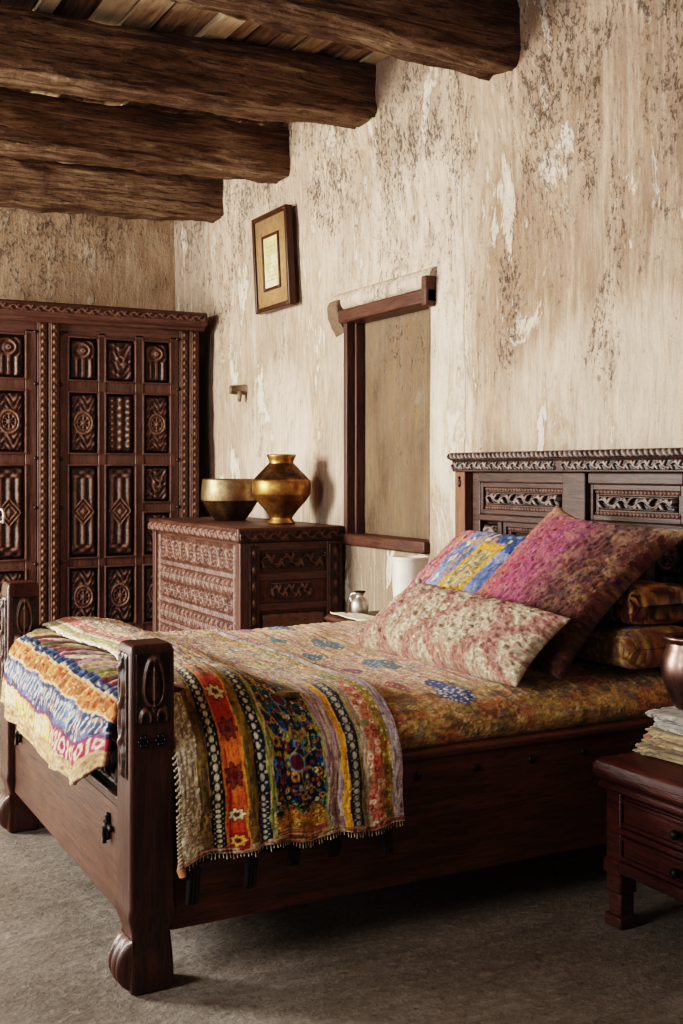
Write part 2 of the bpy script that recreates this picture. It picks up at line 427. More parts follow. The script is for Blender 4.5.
def beam_mat():
    n = NT('old_beam_timber'); vs = n.coord((.55, 7, 7)); v = n.coord()
    g = n.noise(vs, 2.6, 8, .7, 1.0); big = n.noise(n.coord((.6, 2, 2)), 2, 4); f = n.noise(vs, 11, 4, .7)
    c = n.ramp(n.math('ADD', n.math('MULTIPLY', g, .65), n.math('MULTIPLY', big, .35)), [(.32, lin('2c1d13')), (.47, lin('5e4634')), (.58, lin('8a7058')), (.7, lin('c2a888'))])
    c = n.mix(n.math('MULTIPLY', n.ramp(f, [(.34, 1.), (.46, 0.)]), .75), c, lin('150c07'))
    return n.fin(c, .8, n.bump(n.math('ADD', n.math('ADD', g, n.math('MULTIPLY', f, .6)), n.math('MULTIPLY', n.noise(v, 18, 5, .7), .6)), 1.0, .04), spec=.2)
M['beam'] = beam_mat()
def board_mat():
    n = NT('ceiling_board_timber'); vs = n.coord((9, .8, 9)); a = n.N('ShaderNodeAttribute', attribute_name='Col').outputs['Fac']
    g = n.noise(vs, 3, 7, .7, .8); f = n.math('ADD', n.math('MULTIPLY', g, .6), n.math('MULTIPLY', a, .4))
    c = n.ramp(f, [(.25, lin('4a3828')), (.45, lin('8a7058')), (.65, lin('c8b294'))])
    return n.fin(c, .85, n.bump(g, .7, .02), spec=.15)
M['board'] = board_mat()

# ------------------------------------------------------------------ ROOM
XW, YB = 3.05, 8.42          # right wall plane, back wall plane
NY0, NY1, NZ0, NZ1 = 4.80, 5.66, .97, 2.27   # recess in the right wall
def wall_right():
    ys = np.concatenate([np.arange(-1.5, NY0 - .01, .03), [NY0], np.arange(NY0 + .03, NY1 - .01, .03), [NY1], np.arange(NY1 + .03, YB + .05, .03)])
    zs = np.concatenate([np.arange(0, NZ0 - .01, .03), [NZ0], np.arange(NZ0 + .03, NZ1 - .01, .03), [NZ1], np.arange(NZ1 + .03, 4.0, .03)])
    Y, Z = np.meshgrid(ys, zs, indexing='ij')
    D = .05 * (fbm(Y * .9, Z * .9, 3, 3) - .5) + .03 * (fbm(Y * 4, Z * 3, 3, 9) - .5) + .008 * (fbm(Y * 18, Z * 10, 3, 4) - .5)
    for by, bz in ((4.14, 3.27), (5.37, 3.42), (6.43, 3.35), (7.56, 3.3)):     # plaster swells round the beam ends
        D += .05 * np.exp(-(((Y - by) / .34) ** 2 + ((Z - bz) / .36) ** 2))
    D += .03 * sst(7.95, YB, Y) ** 2                                             # rounded corner with the back wall
    D += .02 * np.exp(-((Y - 4.62) / .03) ** 2) * sst(4.0, 3.5, Z) * 0
    near = np.minimum(sst(.02, .2, np.abs(Y - np.clip(Y, NY0, NY1)) + np.abs(Z - np.clip(Z, NZ0, NZ1))), 1)
    furn = sst(1.3, 1.7, Z)
    D = D * (.25 + .75 * near) * (.35 + .65 * furn)
    P = np.stack([XW - np.clip(D, -.03, .12), Y, Z], -1).reshape(-1, 3)
    F = gridf(len(ys), len(zs))
    cy = ((Y[:-1, :-1] + Y[1:, 1:]) / 2).ravel(); cz = ((Z[:-1, :-1] + Z[1:, 1:]) / 2).ravel()
    keep = ~((cy > NY0) & (cy < NY1) & (cz > NZ0) & (cz < NZ1))
    mb = MB(); mb.add(P, F[keep])
    # recess: reveals and back
    d = .085; yb = np.linspace(NY0 - .02, NY1 + .02, 30); zb = np.linspace(NZ0 - .02, NZ1 + .02, 50)
    YY, ZZ = np.meshgrid(yb, zb, indexing='ij'); X = XW + d + .012 * (fbm(YY * 6, ZZ * 4, 3, 8) - .5)
    BK = (np.stack([X, YY, ZZ], -1).reshape(-1, 3), gridf(30, 50))
    a = XW - .006
    mb.add([(a, NY0, NZ0), (a, NY0, NZ1), (XW+d+.02, NY0, NZ1), (XW+d+.02, NY0, NZ0)], [(0, 1, 2, 3)])
    mb.add([(a, NY1, NZ0), (a, NY1, NZ1), (XW+d+.02, NY1, NZ1), (XW+d+.02, NY1, NZ0)], [(3, 2, 1, 0)])
    mb.add([(a, NY0, NZ1), (a, NY1, NZ1), (XW+d+.02, NY1, NZ1), (XW+d+.02, NY0, NZ1)], [(0, 1, 2, 3)])
    mb.add([(a, NY0, NZ0), (a, NY1, NZ0), (XW+d+.02, NY1, NZ0), (XW+d+.02, NY0, NZ0)], [(3, 2, 1, 0)])
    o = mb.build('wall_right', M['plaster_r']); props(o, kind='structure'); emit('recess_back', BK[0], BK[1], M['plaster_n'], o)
    # plaster lip over the recess and the broken corbel at its far end
    lp = MB(); n = 40; ring = 10; V = []
    for i in range(n):
        y = 4.76 + (5.80 - 4.76) * i / (n - 1)
        for j in range(ring):
            an = PI * (j / (ring - 1)) - PI / 2
            w = .045 + .012 * float(fbm(np.array(y * 20.), np.array(j * .6), 3, 2))
            V.append((XW - w * math.cos(an) + .02, y, 2.315 + .055 * math.sin(an)))
    lp.add(V, [[i*ring + j, i*ring + j + 1, (i+1)*ring + j + 1, (i+1)*ring + j] for i in range(n-1) for j in range(ring-1)])
    lp.add(V[:ring], [list(range(ring))]); lp.add(V[-ring:], [list(range(ring))[::-1]])
    c = MB()
    V = []; prof = [(0, 2.325), (-.06, 2.325), (-.075, 2.29), (-.06, 2.23), (-.03, 2.17), (0, 2.12)]
    for y in (5.70, 5.77, 5.84):
        for dx, z in prof: V.append((XW + .015 + dx * (1 if y < 5.80 else .8), y + .01 * math.sin(z * 40), z))
    k = len(prof)
    c.add(V, [[i*k + j, i*k + (j+1) % k, (i+1)*k + (j+1) % k, (i+1)*k + j] for i in range(2) for j in range(k)] + [list(range(k))[::-1], [2*k + j for j in range(k)]])
    lp.build('plaster_ledge', M['plaster_r'], o); c.build('plaster_corbel', M['plaster_n'], o, bevel=.012)
wall_right()

def wall_back():
    xs = np.arange(-3.2, XW + .25, .05); zs = np.arange(0, 4.0, .05); X, Z = np.meshgrid(xs, zs, indexing='ij')
    D = .06 * (fbm(X * 1.2, Z * 1.2, 3, 31) - .5) + .03 * (fbm(X * 5, Z * 5, 3, 13) - .5) + .012 * (fbm(X * 16, Z * 13, 3, 14) - .5)
    P = np.stack([X, YB - D, Z], -1).reshape(-1, 3)
    o = emit('wall_back', P, gridf(len(xs), len(zs)), M['plaster_b']); props(o, kind='structure')
wall_back()

def floor():
    xs = np.arange(-3.2, XW + .2, .06); ys = np.arange(-1.5, YB + .1, .06); X, Y = np.meshgrid(xs, ys, indexing='ij')
    Z = -.006 * fbm(X * 2, Y * 2, 4, 41)
    o = emit('floor', np.stack([X, Y, Z], -1).reshape(-1, 3), gridf(len(xs), len(ys)), M['floor']); props(o, kind='structure')
floor()

def ceiling():
    mb = MB(); x = -3.2; k = 0
    while x < XW + .1:
        w = .09 + .07 * random.random(); z = 3.5 + .03 * random.random()
        b = MB().box(x, x + w - .008 - .014 * random.random(), -1.5, YB + .05, z, z + .06)
        V = np.array(b.V); V[:, 0] += (V[:, 1] - 4) * .012 * (random.random() - .5); V[:, 2] += .02 * (random.random() - .5)
        mb.add(V, b.F, np.full((8, 3), random.random())); x += w; k += 1
    mb.add([(-3.2, -1.5, 3.62), (XW + .2, -1.5, 3.62), (XW + .2, YB + .1, 3.62), (-3.2, YB + .1, 3.62)], [(0, 1, 2, 3)], np.zeros((4, 3)))
    o = mb.build('ceiling', M['board'], usecol=True, smooth=False); props(o, kind='structure')
ceiling()

# ------------------------------------------------------------------ BEAMS
def beam(yc, zb, h, w, seed, label, zl=0.0, x1=XW + .02):
    nx, k = 300, 64; xs = np.linspace(-3.1, x1, nx); an = np.linspace(0, 2 * PI, k, endpoint=False)
    Xg, A = np.meshgrid(xs, an, indexing='ij')
    ca, sa = np.cos(A), np.sin(A); e = .42
    cx = np.sign(ca) * np.abs(ca) ** e; cz = np.sign(sa) * np.abs(sa) ** e
    R = 1 + .16 * (fbm(Xg * 1.1 + seed, np.cos(A) * 1.2 + seed, 3, seed) - .5) + .10 * (fbm(Xg * 4, ca * 3 + sa * 2, 4, seed + 5) - .5) + .05 * (fbm(Xg * 3, A * 9, 3, seed + 9) - .5)
    Y = yc + cx * w / 2 * R + .06 * (vn(Xg * .6, Xg * 0, seed) - .5) + .03 * (fbm(Xg * 6, A * 5, 4, seed + 14) - .5)
    Z = zb + h / 2 + cz * h / 2 * R + .05 * (vn(Xg * .55 + 9, Xg * 0, seed + 2) - .5) + zl * (x1 - Xg) + .03 * (fbm(Xg * 5, ca * 2, 3, seed + 8) - .5) + .022 * (fbm(Xg * 9, A * 5, 4, seed + 12) - .5)
    V = np.stack([Xg, Y, Z], -1).reshape(-1, 3)
    F = [[i*k + j, (i+1)*k + j, (i+1)*k + (j+1) % k, i*k + (j+1) % k] for i in range(nx-1) for j in range(k)]
    F += [list(range(k)), [(nx-1)*k + j for j in range(k)][::-1]]
    o = emit('ceiling_beam', V, F, M['beam'], origin=(0, yc, zb))
    props(o, label, 'beam', 'rough ceiling beams')
beam(4.14, 3.11, .32, .28, 11, 'nearest rough timber ceiling beam, crossing the very top of the picture', .045)
beam(5.37, 3.225, .30, .30, 22, 'thick dark ceiling beam second from the front, ending above the recess', -.03)
beam(6.43, 3.18, .31, .27, 33, 'dark timber ceiling beam third from the front, above the hanging picture', -.028)
beam(7.56, 3.12, .31, .27, 44, 'rearmost pale-edged ceiling beam, in front of the back wall', -.03)

# ------------------------------------------------------------------ RECESS FRAME (window_1)
win = thing('window_1', (XW, 5.2, NZ0), kind='structure')
fw = .055
MB().box(XW - .02, XW + .04, NY1 - .022, NY1 + .02, NZ0, NZ1 - .02).build('jamb', M['wood_red'], win, bevel=.008)
MB().box(XW + .03, XW + .085, NY1 - .042, NY1 - .01, NZ0, NZ1 - .04).build('inner_jamb', M['wood_red'], win, bevel=.006)
lm = MB().box(XW - .05, XW + .12, NY0 - .05, NY1 + .03, NZ1 - .085, NZ1 - .01)
lm.box(XW - .055, XW + .02, NY0 - .05, NY0 + .0, NZ1 - .1, NZ1 + .05)
lm.build('lintel', M['wood_red_y'], win, bevel=.01)
MB().box(XW - .035, XW + .14, NY0 - .0, NY1 + .02, NZ0 - .03, NZ0 + .035).build('sill', M['wood_red_y'], win, bevel=.01)
# ------------------------------------------------------------------ WARDROBE
YF = 7.65
wd = thing('wardrobe', (1.85, 8.0, 0), 'tall carved red-brown wooden wardrobe with panelled doors against the back wall', 'wardrobe')
MB().box(.72, 2.905, YF + .10, 8.32, .02, 2.35).build('carcass', M['wood_red'], wd, bevel=.01)
cm = MB().prism([(YF - .07, 2.385), (YF - .08, 2.40), (YF - .08, 2.455), (YF - .06, 2.475), (8.34, 2.475), (8.34, 2.345), (YF - .02, 2.345), (YF - .035, 2.37)], 'x', .66, 2.955)
co = cm.build('cornice', M['wood_red_x'], wd, bevel=.008)
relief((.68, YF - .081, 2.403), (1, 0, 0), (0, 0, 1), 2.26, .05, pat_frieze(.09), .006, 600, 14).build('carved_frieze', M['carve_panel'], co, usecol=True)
MB().box(.72, 2.905, YF + .02, YF + .10, 2.28, 2.35).build('top_rail', M['wood_red_x'], wd, bevel=.005)
MB().box(.68, 2.93, YF - .03, 8.33, 0, .11).build('plinth', M['wood_red_x'], wd, bevel=.01)
for x0, x1, dp in ((.72, .79, 0), (.795, .925, .01), (1.779, 1.846, .01), (1.852, 1.922, 0), (2.779, 2.846, .015), (2.85, 2.918, 0)):
    p = MB().box(x0, x1, YF + dp, YF + .12, .1, 2.37).build('post', M['wood_red'], wd, bevel=.004)
    relief((x0 + .012, YF + dp - .001, .12), (1, 0, 0), (0, 0, 1), x1 - x0 - .024, 2.23, pat_beads(.05), .012, 12, 300).build('carved_strip', M['carve_red'], p, usecol=True)

ROWS = [(1.973, 2.256, 'a'), (1.477, 1.884, 'b'), (.768, 1.388, 'c'), (.30, .692, 'd')]
def door(x0, x1, cols, right):
    d = MB(); y0 = YF + .02; y1 = YF + .075; zt, zbm = 2.30, .13
    cells = []
    for ci, (a, b) in enumerate(cols):
        for (za, zb, key) in ROWS:
            if right and ci == 2 and key == 'c':
                cells += [(a, b, 1.14, 1.388, 'e', ci), (a, b, .768, 1.06, 'e', ci)]
            else: cells.append((a, b, za, zb, key, ci))
    # stiles
    edges = [x0] + [v for c in cols for v in c] + [x1]
    for i in range(0, len(edges), 2): d.box(edges[i], edges[i+1], y0, y1, zbm, zt)
    # rails inside each column
    for ci, (a, b) in enumerate(cols):
        zs = sorted([(c[2], c[3]) for c in cells if c[5] == ci])
        lo = zbm
        for za, zb in zs: d.box(a, b, y0 + .004, y1, lo, za); lo = zb
        d.box(a, b, y0 + .004, y1, lo, zt)
    o = d.build('door', M['wood_red'], wd, bevel=.006)
    fr = MB(); pats = {'a': [pat_vase, pat_swirl, pat_vase], 'b': [pat_medallion, pat_flute, pat_medallion], 'c': [pat_diamond, pat_diamond, pat_diamond], 'd': [pat_medallion, pat_medallion, pat_medallion], 'e': [pat_swirl] * 3}
    for a, b, za, zb, key, ci in cells:
        g = .014
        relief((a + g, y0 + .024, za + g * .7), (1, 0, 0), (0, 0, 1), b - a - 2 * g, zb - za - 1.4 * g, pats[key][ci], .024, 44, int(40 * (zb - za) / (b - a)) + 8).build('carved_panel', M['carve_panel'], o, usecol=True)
        # moulding bead around the opening
        for (xa, xb, zc, zd) in ((a - .012, a, za - .012, zb + .012), (b, b + .012, za - .012, zb + .012), (a, b, za - .012, za), (a, b, zb, zb + .012)):
            fr.box(xa, xb, y0 - .008, y0 + .01, zc, zd)
    fr.build('moulding', M['wood_red_x'], o, bevel=.003)
    for z in (2.28, 1.93, 1.43, 1.1, .73):
        for x in (x0 + .012, x1 - .012):
            MB().ball((x, y0 - .004, z + .01 * random.random()), .013, 6).build('stud', M['carve_panel'], o)
    return o
dr = door(1.926, 2.775, [(1.994, 2.193), (2.249, 2.453), (2.519, 2.708)], True)
dl = door(.930, 1.777, [(.985, 1.19), (1.24, 1.445), (1.495, 1.70)], False)
MB().box(.93, 2.775, YF + .07, YF + .11, .12, 2.32).build('back_board', M['wood_red'], wd)
MB().tube([(1.545, YF - .0, 1.10), (1.545, YF - .045, 1.10), (1.545, YF - .05, 1.06), (1.545, YF - .045, 1.02), (1.545, YF - .0, 1.02)], .012).build('handle', M['silver'], dl)

# ------------------------------------------------------------------ CHEST
cx0, cx1, cy0, cy1, ct = 2.40, 3.03, 5.68, 7.14, 1.047
ch = thing('carved_chest', (2.7, 6.42, 0), 'waist-high carved wooden chest with reddish front, standing between wardrobe and recess', 'chest')
MB().box(cx0 + .02, cx1, cy0 + .02, cy1 - .02, .08, .97).build('carcass', M['wood_red_y'], ch, bevel=.006)
lid = MB().box(cx0 - .02, cx1 + .0, cy0 - .02, cy1 + .02, .968, ct).build('lid', M['wood_red_y'], ch, bevel=.012)
relief((cx0 - .021, cy1 + .01, .972), (0, -1, 0), (0, 0, 1), cy1 - cy0 + .02, .058, pat_frieze(.09), .010, 420, 12).build('carved_edge', M['carve_chest'], lid, usecol=True)
relief((cx0 - .01, cy0 - .021, .972), (1, 0, 0), (0, 0, 1), cx1 - cx0, .058, pat_frieze(.09), .008, 180, 12).build('carved_edge', M['carve_bed'], lid, usecol=True)
def chest_front(S, T, w, h):
    x = S * w; z = T * h; H = np.zeros_like(S) + .3
    bands = [(.02, .13, 'r'), (.14, .17, 'b'), (.18, .275, 's'), (.285, .31, 'b'), (.32, .415, 's'), (.425, .455, 'b'), (.465, .555, 'r'), (.57, .65, 's'), (.66, .69, 'b'), (.70, .83, 'r')]
    jit = .25 * (fbm(x * 25, z * 25, 3, 3) - .5)
    for a, b, kd in bands:
        inb = (z > a) & (z < b); hb_ = (b - a) / 2; y = (z - (a + b) / 2) / hb_
        if kd == 'b': v = .5 + .22 * np.cos(x / .03 * 2 * PI + y * 2)
        elif kd == 's': v = .25 + .6 * scroll(x + a * 3, y, .07) * sst(.95, .8, np.abs(y)) + .4 * sst(.86, .95, np.abs(y)) + jit
        else:
            per = .125; q = ((x + a) / per) % 1 - .5; r = np.hypot(q * per, y * hb_) / hb_; th = np.arctan2(y * hb_, q * per)
            v = .25 + .5 * bmp(r, .86, .1) + .4 * bmp(r, .45, .16) * (.5 + .5 * np.cos(th * 8)) + .6 * bmp(r, 0, .14)
            v = np.maximum(v, .25 + .6 * np.exp(-((np.abs(q) - .5) * per / .012) ** 2) * (.5 + .5 * np.cos(y * 9))) + jit
        H = np.where(inb, v, H)
    # flower roundels and end borders
    e = np.minimum(x, w - x); H = np.where(e < .05, .35 + .4 * bmp(e, .025, .012) * (.6 + .4 * np.cos(z * 120)), H)
    H = np.where((e > .05) & (e < .06), .9, H)
    H = H + .2 * (fbm(x * 60, z * 60, 3, 6) - .5)
    return H
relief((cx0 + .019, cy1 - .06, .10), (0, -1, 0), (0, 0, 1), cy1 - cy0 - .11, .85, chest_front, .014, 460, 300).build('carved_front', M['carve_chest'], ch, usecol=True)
for y0, y1 in ((cy0, cy0 + .06), (cy1 - .06, cy1)):
    MB().box(cx0, cx0 + .05, y0, y1, 0.0, .965).build('corner_post', M['wood_red'], ch, bevel=.006)
for x0, x1 in ((cx0 + .045, cx0 + .115), (2.93, cx1)):
    p = MB().box(x0, x1, cy0, cy0 + .06, 0.0, .965).build('side_stile', M['wood_red'], ch, bevel=.005)
    relief((x0 + .01, cy0 - .001, .1), (1, 0, 0), (0, 0, 1), x1 - x0 - .02, .85, pat_beads(.09), .012, 16, 160).build('carved_strip', M['carve_bed'], p, usecol=True)
for z0, z1 in ((.92, .965), (.755, .80), (.59, .63), (.1, .2)):
    MB().box(cx0 + .11, 2.935, cy0 + .005, cy0 + .05, z0, z1).build('side_rail', M['wood_red_x'], ch, bevel=.004)
relief((cx0 + .13, cy0 + .022, .815), (1, 0, 0), (0, 0, 1), .40, .095, pat_frieze(.12), .02, 130, 30).build('side_panel', M['carve_bed'], ch, usecol=True)
relief((cx0 + .19, cy0 + .012, .655), (1, 0, 0), (0, 0, 1), .24, .085, pat_frieze(.08), .022, 110, 30).build('side_panel', M['carve_red'], ch, usecol=True)
relief((cx0 + .13, cy0 + .02, .22), (1, 0, 0), (0, 0, 1), .40, .36, lambda S, T, w, h: dome(S, T, 20), .02, 30, 30).build('side_panel', M['carve_bed'], ch, usecol=True)

# brass vessels on the chest
pc = (2.80, 6.01, ct)
pot = thing('brass_pot', pc, 'round golden brass water pot with narrow neck, on the carved chest', 'pot')
MB().lathe([(.0001, 0), (.078, 0), (.080, .012), (.066, .03), (.066, .04), (.10, .085), (.145, .135), (.166, .17), (.169, .175), (.171, .21), (.171, .25), (.166, .256), (.162, .258)], pc, 56, (False, False)).build('body', M['brass'], pot)
MB().lathe([(.163, .257), (.14, .282), (.105, .318), (.083, .342), (.072, .352)], pc, 56, (False, False)).build('shoulder', M['brass_dark'], pot)
MB().lathe([(.072, .350), (.070, .36), (.076, .375), (.084, .392), (.086, .402), (.080, .404), (.072, .392), (.062, .365), (.06, .30), (.0001, .29)], pc, 56, (False, False)).build('neck', M['brass'], pot)
bc = (2.73, 6.62, ct)
bowl = thing('brass_bowl', bc, 'wide dull brass bowl on the carved chest, beside the wardrobe', 'bowl')
MB().lathe([(.0001, 0), (.095, 0), (.10, .006), (.14, .06), (.172, .115), (.178, .125)], bc, 56, (False, False)).build('base', M['brass_dark'], bowl)
MB().lathe([(.178, .124), (.181, .14), (.178, .20), (.172, .25), (.170, .258), (.162, .256), (.165, .20), (.168, .14), (.13, .06), (.08, .02), (.0001, .015)], bc, 56, (False, False)).build('band', M['brass_bowl'], bowl)

# ------------------------------------------------------------------ PICTURE, PEG
def picture():
    y0, y1, z0, z1 = 6.28, 6.80, 2.37, 2.98; xo = XW - .07; t = thing('framed_picture', (XW - .03, (y0+y1)/2, z0), 'small dark-framed picture with tan mount hanging on the right wall', 'picture')
    def tilt(mb):
        V = np.array(mb.V); V[:, 0] -= (V[:, 2] - z0) * .05; mb.V = V.tolist(); return mb
    w = .030
    f = MB().box(xo, xo + .05, y0, y0 + w, z0, z1).box(xo, xo + .05, y1 - w, y1, z0, z1).box(xo, xo + .05, y0 + w, y1 - w, z0, z0 + w).box(xo, xo + .05, y0 + w, y1 - w, z1 - w, z1)
    tilt(f).build('frame', M['frame_wood'], t, bevel=.008)
    tilt(MB().box(xo + .015, xo + .035, y0 + w - .004, y1 - w + .004, z0 + w - .004, z1 - w + .004)).build('mount', M['mat_board'], t)
    a, b, c, d = y0 + .135, y1 - .135, z0 + .125, z1 - .135; w = .018
    f = MB().box(xo + .005, xo + .02, a, a + w, c, d).box(xo + .005, xo + .02, b - w, b, c, d).box(xo + .005, xo + .02, a + w, b - w, c, c + w).box(xo + .005, xo + .02, a + w, b - w, d - w, d)
    tilt(f).build('inner_frame', M['frame_wood'], t, bevel=.003)
    ny, nz = 60, 90; ys = np.linspace(a + w, b - w, ny); zs = np.linspace(c + w, d - w, nz); Y, Z = np.meshgrid(ys, zs, indexing='ij')
    base = lin('cfc39a') * np.ones(Y.shape + (3,))
    base = mixc(base, lin('b9a878'), sst(.4, .7, fbm(Y * 12, Z * 12, 3, 2)))
    col = np.floor((Z - c) / .026); inr = ((Z - c) / .026 - col); word = (fbm(Y * 90, col * 7.3, 2, 8) > .47) & (inr > .25) & (inr < .62) & (Y > a + .05) & (Y < b - .045) & (Z > c + .06) & (Z < d - .05)
    base = mixc(base, lin('8a7a50'), word * .6)
    base = mixc(base, lin('c8b050'), .5 * sst(.06, .03, Y - a) * sst(.5, .6, fbm(Y * 30, Z * 30, 2, 1)))
    P = np.stack([np.full(Y.shape, xo + .013) - (Z - z0) * .05, Y, Z], -1).reshape(-1, 3)
    emit('print', P, gridf(ny, nz), M['vcol'], t, col=base)
picture()
pg = MB().tube([(XW + .01, 7.12, 1.905), (XW - .07, 7.12, 1.90), (XW - .11, 7.12, 1.90)], [.036, .034, .03], 10)
pg.tube([(XW - .05, 7.10, 1.89), (XW - .055, 7.10, 1.82)], [.02, .012], 8)
props(pg.build('wall_peg', wood('weathered_peg', lin('5a4634'), lin('94806a'), 'x'), origin=(XW, 7.13, 1.9)), 'small stubby wooden peg sticking out of the wall below the picture', 'peg')

# ------------------------------------------------------------------ BED
BX0, BX1, BY0, BY1 = .90, 2.94, 2.85, 4.47
bed = thing('bed', ((BX0+BX1)/2, (BY0+BY1)/2, 0), 'large dark carved wooden bed with square footposts and panelled headboard', 'bed')
def footpost(y0, y1, name='footpost', up=0.):
    w = .12
    prof = [(0, .112, 1), (.025, .120, 1), (.09, .114, 1), (.15, .104, 1), (.195, .130, 1), (.21, .133, 1), (.225, .126, 1.), (.30, .123, 1), (.5, .122, 1.0), (.70, .12, 1.), (.885, .12, 1.), (.90, .112, .9), (.906, .10, .85)]
    prof = [(z + (up if z > .6 else 0), a, q) for z, a, q in prof]
    V = []; cxx, cyy = BX0 + .06, (y0 + y1) / 2
    for z, a, _ in prof:
        h = a / 2; c = .006
        for px, py in ((-h+c, -h), (h-c, -h), (h, -h+c), (h, h-c), (h-c, h), (-h+c, h), (-h, h-c), (-h, -h+c)): V.append((cxx + px, cyy + py, z))
    k = 8; n = len(prof)
    F = [[i*k + j, i*k + (j+1) % k, (i+1)*k + (j+1) % k, (i+1)*k + j] for i in range(n-1) for j in range(k)] + [list(range(k))[::-1], [(n-1)*k + j for j in range(k)]]
    o = emit(name, V, F, M['wood_post'], bed, smooth=False, bevel=.003)
    # carved pointed-arch motif on the two outer faces
    def arch(S, T, w, h):
        x = (S - .5) * 2; y = T * h / w
        top = .9 * (1 - np.abs(x) ** 1.6) ** .6 * 1.05
        yy = y - .95
        d = np.hypot(x * 1.15, np.where(yy > 0, yy * .75, yy * 1.3))
        H = .25 + .65 * bmp(d, .62, .08) + .3 * sst(.5, .35, d) + .5 * bmp(x, 0, .06) * sst(.9, .6, np.abs(yy - .05)) 
        low = sst(.42, .3, y)
        H = np.where(y < .48, .2 + .7 * bmp(np.abs(np.hypot(np.abs(x) - .45, y - .12) - .26), 0, .09) + .6 * bmp(np.hypot(x, y - .35), 0, .16), H)
        return H * (1 - np.abs(S*2-1) ** 14) * (1 - np.abs(T*2-1) ** 24)
    relief((BX0 + .012, y0 - .001, .70), (1, 0, 0), (0, 0, 1), .096, .185, arch, .015, 50, 90).build('carved_arch', M['carve_bed'], o, usecol=True)
    def drop(S, T, w, h):
        x = (S - .5) * 2; y = T * h / w
        c = .35 * np.sin(y * 2.6)
        H = .15 + .7 * bmp(x, c, .2) + .55 * bmp(x, -c, .16) + .3 * bmp(np.abs(x), .85, .08)
        return H * (1 - np.abs(S*2-1) ** 10) * sst(0, .06, T) * sst(1, .95, T)
    relief((BX0 - .001, y1 - .02, .55), (0, -1, 0), (0, 0, 1), .08, .335, drop, .014, 36, 120).build('carved_drop', M['carve_bed'], o, usecol=True)
    r = MB()
    for dx in (.035, .082):
        for a in range(6): r.ball((BX0 + dx + .012 * math.cos(a * PI / 3), y0 - .002, .655 + .012 * math.sin(a * PI / 3)), .007, 5)
    r.build('rosette', M['carve_bed'], o)
    ny, nz = 40, 30; yy = np.linspace(-.056, .056, ny); zz = np.linspace(0, 1, nz); YY, ZZ = np.meshgrid(yy, zz, indexing='ij')
    out = .046 * np.sin(PI * np.clip(ZZ, 0, 1) ** .75) ** .7 * (.80 + .20 * np.abs(np.cos(YY / .112 * 3 * PI))) * (1 - (np.abs(YY) / .056) ** 6)
    P = np.stack([BX0 + .006 - out + .010 * (1 - ZZ), (y0 + y1) / 2 + YY, .004 + .135 * ZZ], -1).reshape(-1, 3)
    emit('scroll_foot', P, gridf(ny, nz), M['wood_post'], o)
footpost(2.85, 2.97); footpost(4.35, 4.47, up=.03)
# footboard
MB().box(.925, .975, 2.965, 4.355, .15, .445).build('footboard_panel', M['wood_bed_y'], bed, bevel=.005)
MB().box(.915, .99, 2.965, 4.355, .44, .475).build('footboard_moulding', M['wood_bed_y'], bed, bevel=.008)
MB().box(.95, .985, 2.965, 4.355, .47, .60).build('footboard_upper_panel', M['wood_bed_y'], bed, bevel=.004)
relief((.949, 4.34, .478), (0, -1, 0), (0, 0, 1), 1.37, .11, pat_frieze(.14), .02, 360, 24).build('footboard_carving', M['carve_bed'], bed, usecol=True)
MB().box(.935, 1.0, 2.965, 4.355, .595, .64).build('footboard_top_rail', M['wood_bed_y'], bed, bevel=.012)
def fitting(y, z):
    f = MB(); x = .922
    for a in range(4):
        an = a * PI / 2; f.tube([(x, y, z), (x - .004, y + .03 * math.cos(an), z + .03 * math.sin(an))], [.012, .006], 6)
        f.ball((x - .003, y + .03 * math.cos(an), z + .03 * math.sin(an)), .009, 5)
    f.ball((x - .006, y, z), .014, 6)
    f.tube([(x - .012, y, z), (x - .014, y, z - .045)], [.006, .008], 6)
    f.build('iron_fitting', M['iron'], bed)
fitting(3.12, .365); fitting(4.24, .40)
# side rails
for y0, y1, yo in ((2.868, 2.92, -1), (4.40, 4.452, 1)):
    sr = MB().box(1.015, 2.90, y0, y1, .144, .502).build('side_rail', M['wood_bed'], bed, bevel=.004)
    ya = y0 - .014 if yo < 0 else y0; yb = y1 if yo < 0 else y1 + .014
    MB().box(1.015, 2.90, ya, yb, .50, .532).build('rail_moulding', M['wood_bed'], sr, bevel=.012, seg=3)
    if yo < 0:
        for x in np.arange(1.78, 2.9, .21): MB().ball((x, y0, .455), .014, 6, (1, .5, 1)).build('rail_stud', M['carve_bed'], sr)
MB().box(.99, 2.90, 2.93, 4.39, .40, .515).build('bed_base', M['wood_bed'], bed)
